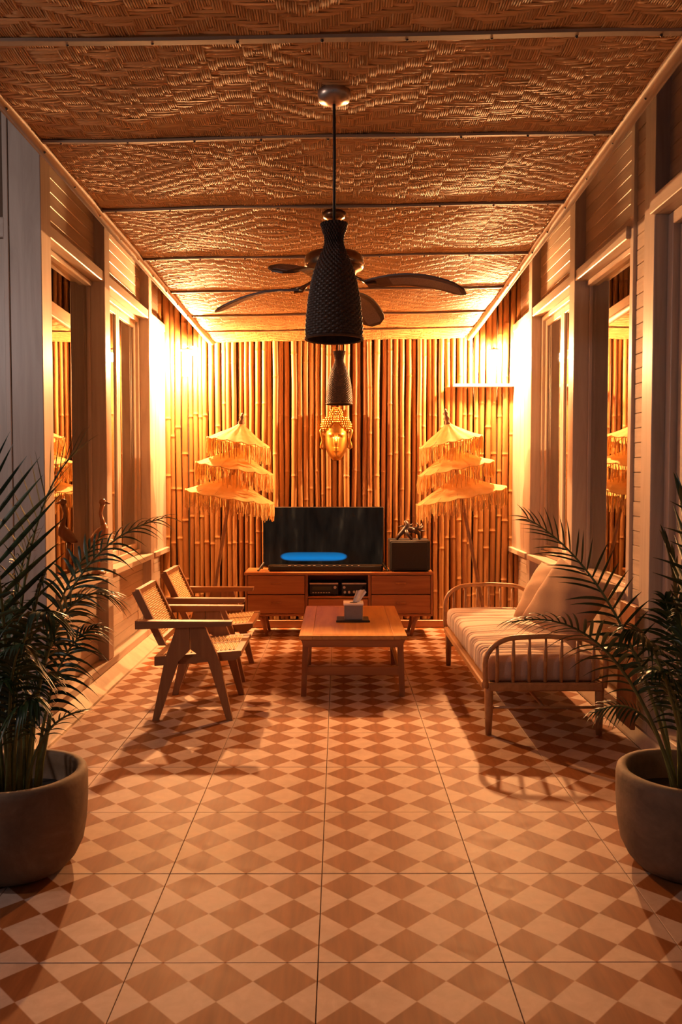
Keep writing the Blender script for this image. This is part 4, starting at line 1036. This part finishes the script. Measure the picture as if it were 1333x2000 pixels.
# ================================================================== POTTED PALMS
def frond(parent, base, ctrl, tip, nl, ll, droop, seed, width=0.017, start=0.32, vee=0.2, fwd=0.55, roll=None):
    rd = random.Random(seed); b0, b1, b2 = Vector(base), Vector(ctrl), Vector(tip)
    def bz(t): return b0 * (1 - t) ** 2 + b1 * 2 * t * (1 - t) + b2 * t * t
    def tg(t): return ((b1 - b0) * (1 - t) + (b2 - b1) * t).normalized()
    mb = MB(); n = 16
    mb.tube([bz(i / n) for i in range(n + 1)], [0.008 * (1 - 0.8 * i / n) + 0.001 for i in range(n + 1)], 6)
    fr = part('frond', mb, 'stem_green', parent)
    mb = MB(); roll = rd.uniform(-0.5, 0.5) if roll is None else roll
    for i in range(nl):
        u = i / (nl - 1); t = start + (0.995 - start) * u
        for sd in (-1, 1):
            p = bz(t); T = tg(t)
            S = T.cross(Vector((0, 0, 1)))
            if S.length < 0.05: S = Vector((1, 0, 0))
            S.normalize(); U = S.cross(T).normalized()
            S2 = (S * math.cos(roll) + U * math.sin(roll)) * sd
            f_ = fwd + 0.8 * u ** 2 + rd.uniform(-0.08, 0.08)
            d = (T * f_ + S2 * (1.0 - 0.45 * u) + U * (vee + rd.uniform(-0.08, 0.08))).normalized()
            ln = ll * (0.55 + 0.45 * math.sin(PI * min(1, u * 0.9 + 0.12))) * rd.uniform(0.88, 1.08) * (1 - 0.25 * u)
            K = 6; wv = d.cross(U); 
            if wv.length < 0.05: wv = d.cross(S)
            wv.normalize(); pr = p; vv = []
            dr_ = droop * rd.uniform(0.7, 1.35)
            nrm = wv.cross(d).normalized()
            for k in range(K + 1):
                q = k / K; c = p + d * ln * q + Vector((0, 0, -1)) * dr_ * ln * q * q * (1.0)
                h = width / 2 * (math.sin(PI * (0.12 + 0.88 * q) ** 0.75)) if q < 1 else 0.0004
                h = max(h, 0.0005)
                vv += [c - wv * h + nrm * h * 0.35, c, c + wv * h + nrm * h * 0.35]
            mb.add(vv, [(3 * k + a, 3 * k + a + 1, 3 * k + 4 + a, 3 * k + 3 + a) for k in range(K) for a in (0, 1)], True)
    part('leaflets', mb, 'palm_leaf', fr, kind='stuff')
    return fr
def potted_palm(cx, cy, label, fronds, seed):
    t = thing('potted_palm', label, 'plant', (cx, cy, 0), 'potted palms flanking the foreground')
    rd = random.Random(seed); H, Ro = 0.392, 0.272
    prof = [(0.0, 0.0), (0.165, 0.0), (0.195, 0.012), (0.225, 0.045), (0.252, 0.10), (0.266, 0.18), (Ro, 0.27), (Ro, 0.36), (Ro - 0.004, 0.383), (Ro - 0.014, H), (Ro - 0.034, H), (Ro - 0.044, 0.382), (Ro - 0.047, 0.34), (Ro - 0.05, 0.27), (0.0, 0.27)]
    part('pot', MB().lathe(prof, 56), 'pot_concrete', t)
    mb = MB().lathe([(0.0, 0.288), (0.08, 0.290), (0.16, 0.284), (0.223, 0.276)], 36, f=lambda a, i, r: r)
    part('soil', mb, 'soil', t)
    for q, fr in enumerate(fronds):
        bxy, ctrl, tip, nl, ll, dp = fr[:6]; kw = fr[6] if len(fr) > 6 else {}
        base = Vector((bxy[0], bxy[1], 0.285))
        frond(t, base, Vector(ctrl) - Vector((cx, cy, 0)), Vector(tip) - Vector((cx, cy, 0)), nl, ll, dp, seed * 50 + q, **kw)
    for q in range(7):
        a = rd.uniform(0, 6.28); r = rd.uniform(0.0, 0.09)
        part('stem', MB().tube([(r * math.cos(a), r * math.sin(a), 0.27), (r * 1.25 * math.cos(a), r * 1.25 * math.sin(a), 0.42), (r * 1.8 * math.cos(a), r * 1.8 * math.sin(a), 0.62)], [0.015, 0.012, 0.008], 8), 'stem_green', t)
    return t
LC = (-1.29, 3.28); RC = (1.395, 3.28)
LF = [
 ((0.00, 0.00), P(10, 1010, 3.3), P(150, 880, 3.42), 17, 0.36, 0.10, dict(roll=0.55)),
 ((0.02, 0.04), P(70, 1070, 3.5), P(318, 1012, 3.65), 20, 0.26, 0.50, dict(roll=-0.5)),
 ((-0.03, 0.02), P(15, 1100, 3.1), P(-45, 900, 3.05), 15, 0.40, 0.05, dict(roll=-0.9, width=0.02)),
 ((0.04, -0.02), P(80, 1110, 3.2), P(215, 1165, 3.3), 20, 0.24, 0.55, dict(roll=0.5)),
 ((-0.06, -0.03), P(-20, 1050, 3.0), P(-140, 930, 2.9), 16, 0.36, 0.15, dict(roll=0.6)),
 ((0.05, -0.05), P(65, 1400, 3.15), P(165, 1388, 3.2), 10, 0.12, 0.35, dict(start=0.5, width=0.011, roll=0.5)),
 ((0.02, 0.05), P(70, 1180, 3.55), P(195, 1050, 3.75), 18, 0.26, 0.45, dict(roll=-0.8)),
 ((-0.02, -0.06), P(30, 1140, 3.0), P(100, 1205, 2.85), 20, 0.22, 0.7),
 ((-0.07, 0.03), P(-10, 1200, 3.3), P(-60, 1120, 3.3), 18, 0.28, 0.4, dict(roll=0.8)),
 ((0.03, 0.0), P(45, 1230, 3.3), P(85, 1130, 3.25), 20, 0.24, 0.6, dict(roll=-0.7)),
 ((-0.04, 0.06), P(0, 1250, 3.5), P(10, 1180, 3.8), 18, 0.27, 0.5, dict(roll=0.7)),
 ((0.06, 0.03), P(90, 1260, 3.4), P(185, 1225, 3.5), 18, 0.22, 0.6, dict(roll=-0.6)),
 ((-0.01, -0.05), P(10, 1280, 3.05), P(45, 1260, 2.9), 20, 0.22, 0.8, dict(roll=0.5)),
 ((0.03, 0.03), P(45, 1330, 3.3), P(95, 1320, 3.35), 18, 0.2, 0.7, dict(roll=-0.4)),
 ((-0.08, -0.05), P(-40, 1330, 3.1), P(-70, 1300, 3.0), 18, 0.25, 0.7),
 ((0.0, -0.04), P(25, 1340, 3.1), P(70, 1370, 3.0), 18, 0.18, 0.8),
 ((0.0, 0.04), P(5, 1180, 3.45), P(60, 1050, 3.5), 20, 0.26, 0.5, dict(roll=0.9)),
 ((-0.03, 0.0), P(-5, 1300, 3.2), P(5, 1330, 3.0), 18, 0.2, 0.8),
]
RF = [
 ((-0.02, 0.03), P(1228, 1120, 3.4), P(1030, 1012, 3.55), 22, 0.235, 0.18, dict(roll=0.95, width=0.02)),
 ((-0.04, -0.02), P(1215, 1165, 3.2), P(1000, 1215, 3.2), 22, 0.20, 0.42, dict(roll=-0.7)),
 ((0.02, 0.0), P(1375, 1100, 3.2), P(1335, 985, 3.1), 15, 0.34, 0.05, dict(width=0.024, roll=0.9)),
 ((0.05, -0.03), P(1400, 1050, 3.1), P(1440, 900, 3.0), 16, 0.36, 0.2),
 ((0.03, 0.05), P(1335, 1150, 3.5), P(1300, 1060, 3.6), 16, 0.26, 0.25, dict(roll=-0.9)),
 ((-0.05, 0.0), P(1280, 1330, 3.3), P(1160, 1392, 3.3), 12, 0.11, 0.45, dict(start=0.55, width=0.010, roll=0.6)),
 ((0.0, -0.05), P(1300, 1220, 3.1), P(1225, 1230, 3.0), 20, 0.22, 0.6, dict(roll=0.5)),
 ((-0.03, 0.05), P(1290, 1260, 3.5), P(1205, 1265, 3.6), 18, 0.2, 0.6, dict(roll=-0.5)),
 ((0.02, 0.04), P(1330, 1260, 3.4), P(1300, 1170, 3.5), 20, 0.24, 0.5, dict(roll=0.8)),
 ((0.04, -0.04), P(1370, 1200, 3.1), P(1400, 1130, 3.0), 20, 0.3, 0.5),
 ((0.0, 0.0), P(1335, 1320, 3.2), P(1280, 1310, 3.1), 18, 0.18, 0.7),
 ((0.05, 0.02), P(1390, 1290, 3.3), P(1440, 1240, 3.4), 18, 0.26, 0.6),
 ((0.02, -0.02), P(1345, 1250, 3.1), P(1330, 1200, 2.95), 18, 0.22, 0.7, dict(roll=0.7)),
]
potted_palm(LC[0], LC[1], 'leafy palm in a round concrete pot at the left edge', LF, 3)
potted_palm(RC[0], RC[1], 'leafy palm in a round concrete pot at the right edge', RF, 4)

# ---- lantern on a post outside the open left side (its neutral light falls on the outer posts)
ln_ = thing('garden_lantern', 'garden lantern on a post outside, left of the open side', 'lantern', (-3.25, 2.3, 0))
part('post', MB().lathe([(0, 0), (0.09, 0), (0.09, 0.03), (0.035, 0.05), (0.03, 2.62), (0.06, 2.66), (0, 2.66)], 16), 'black_plastic', ln_)
part('globe', MB().sphere((0, 0, 2.76), 0.10, 20, 12), 'lantern_glow', ln_)
part('cap', MB().lathe([(0.0, 2.93), (0.05, 2.90), (0.12, 2.87), (0.12, 2.86), (0, 2.86)], 20), 'black_plastic', ln_)
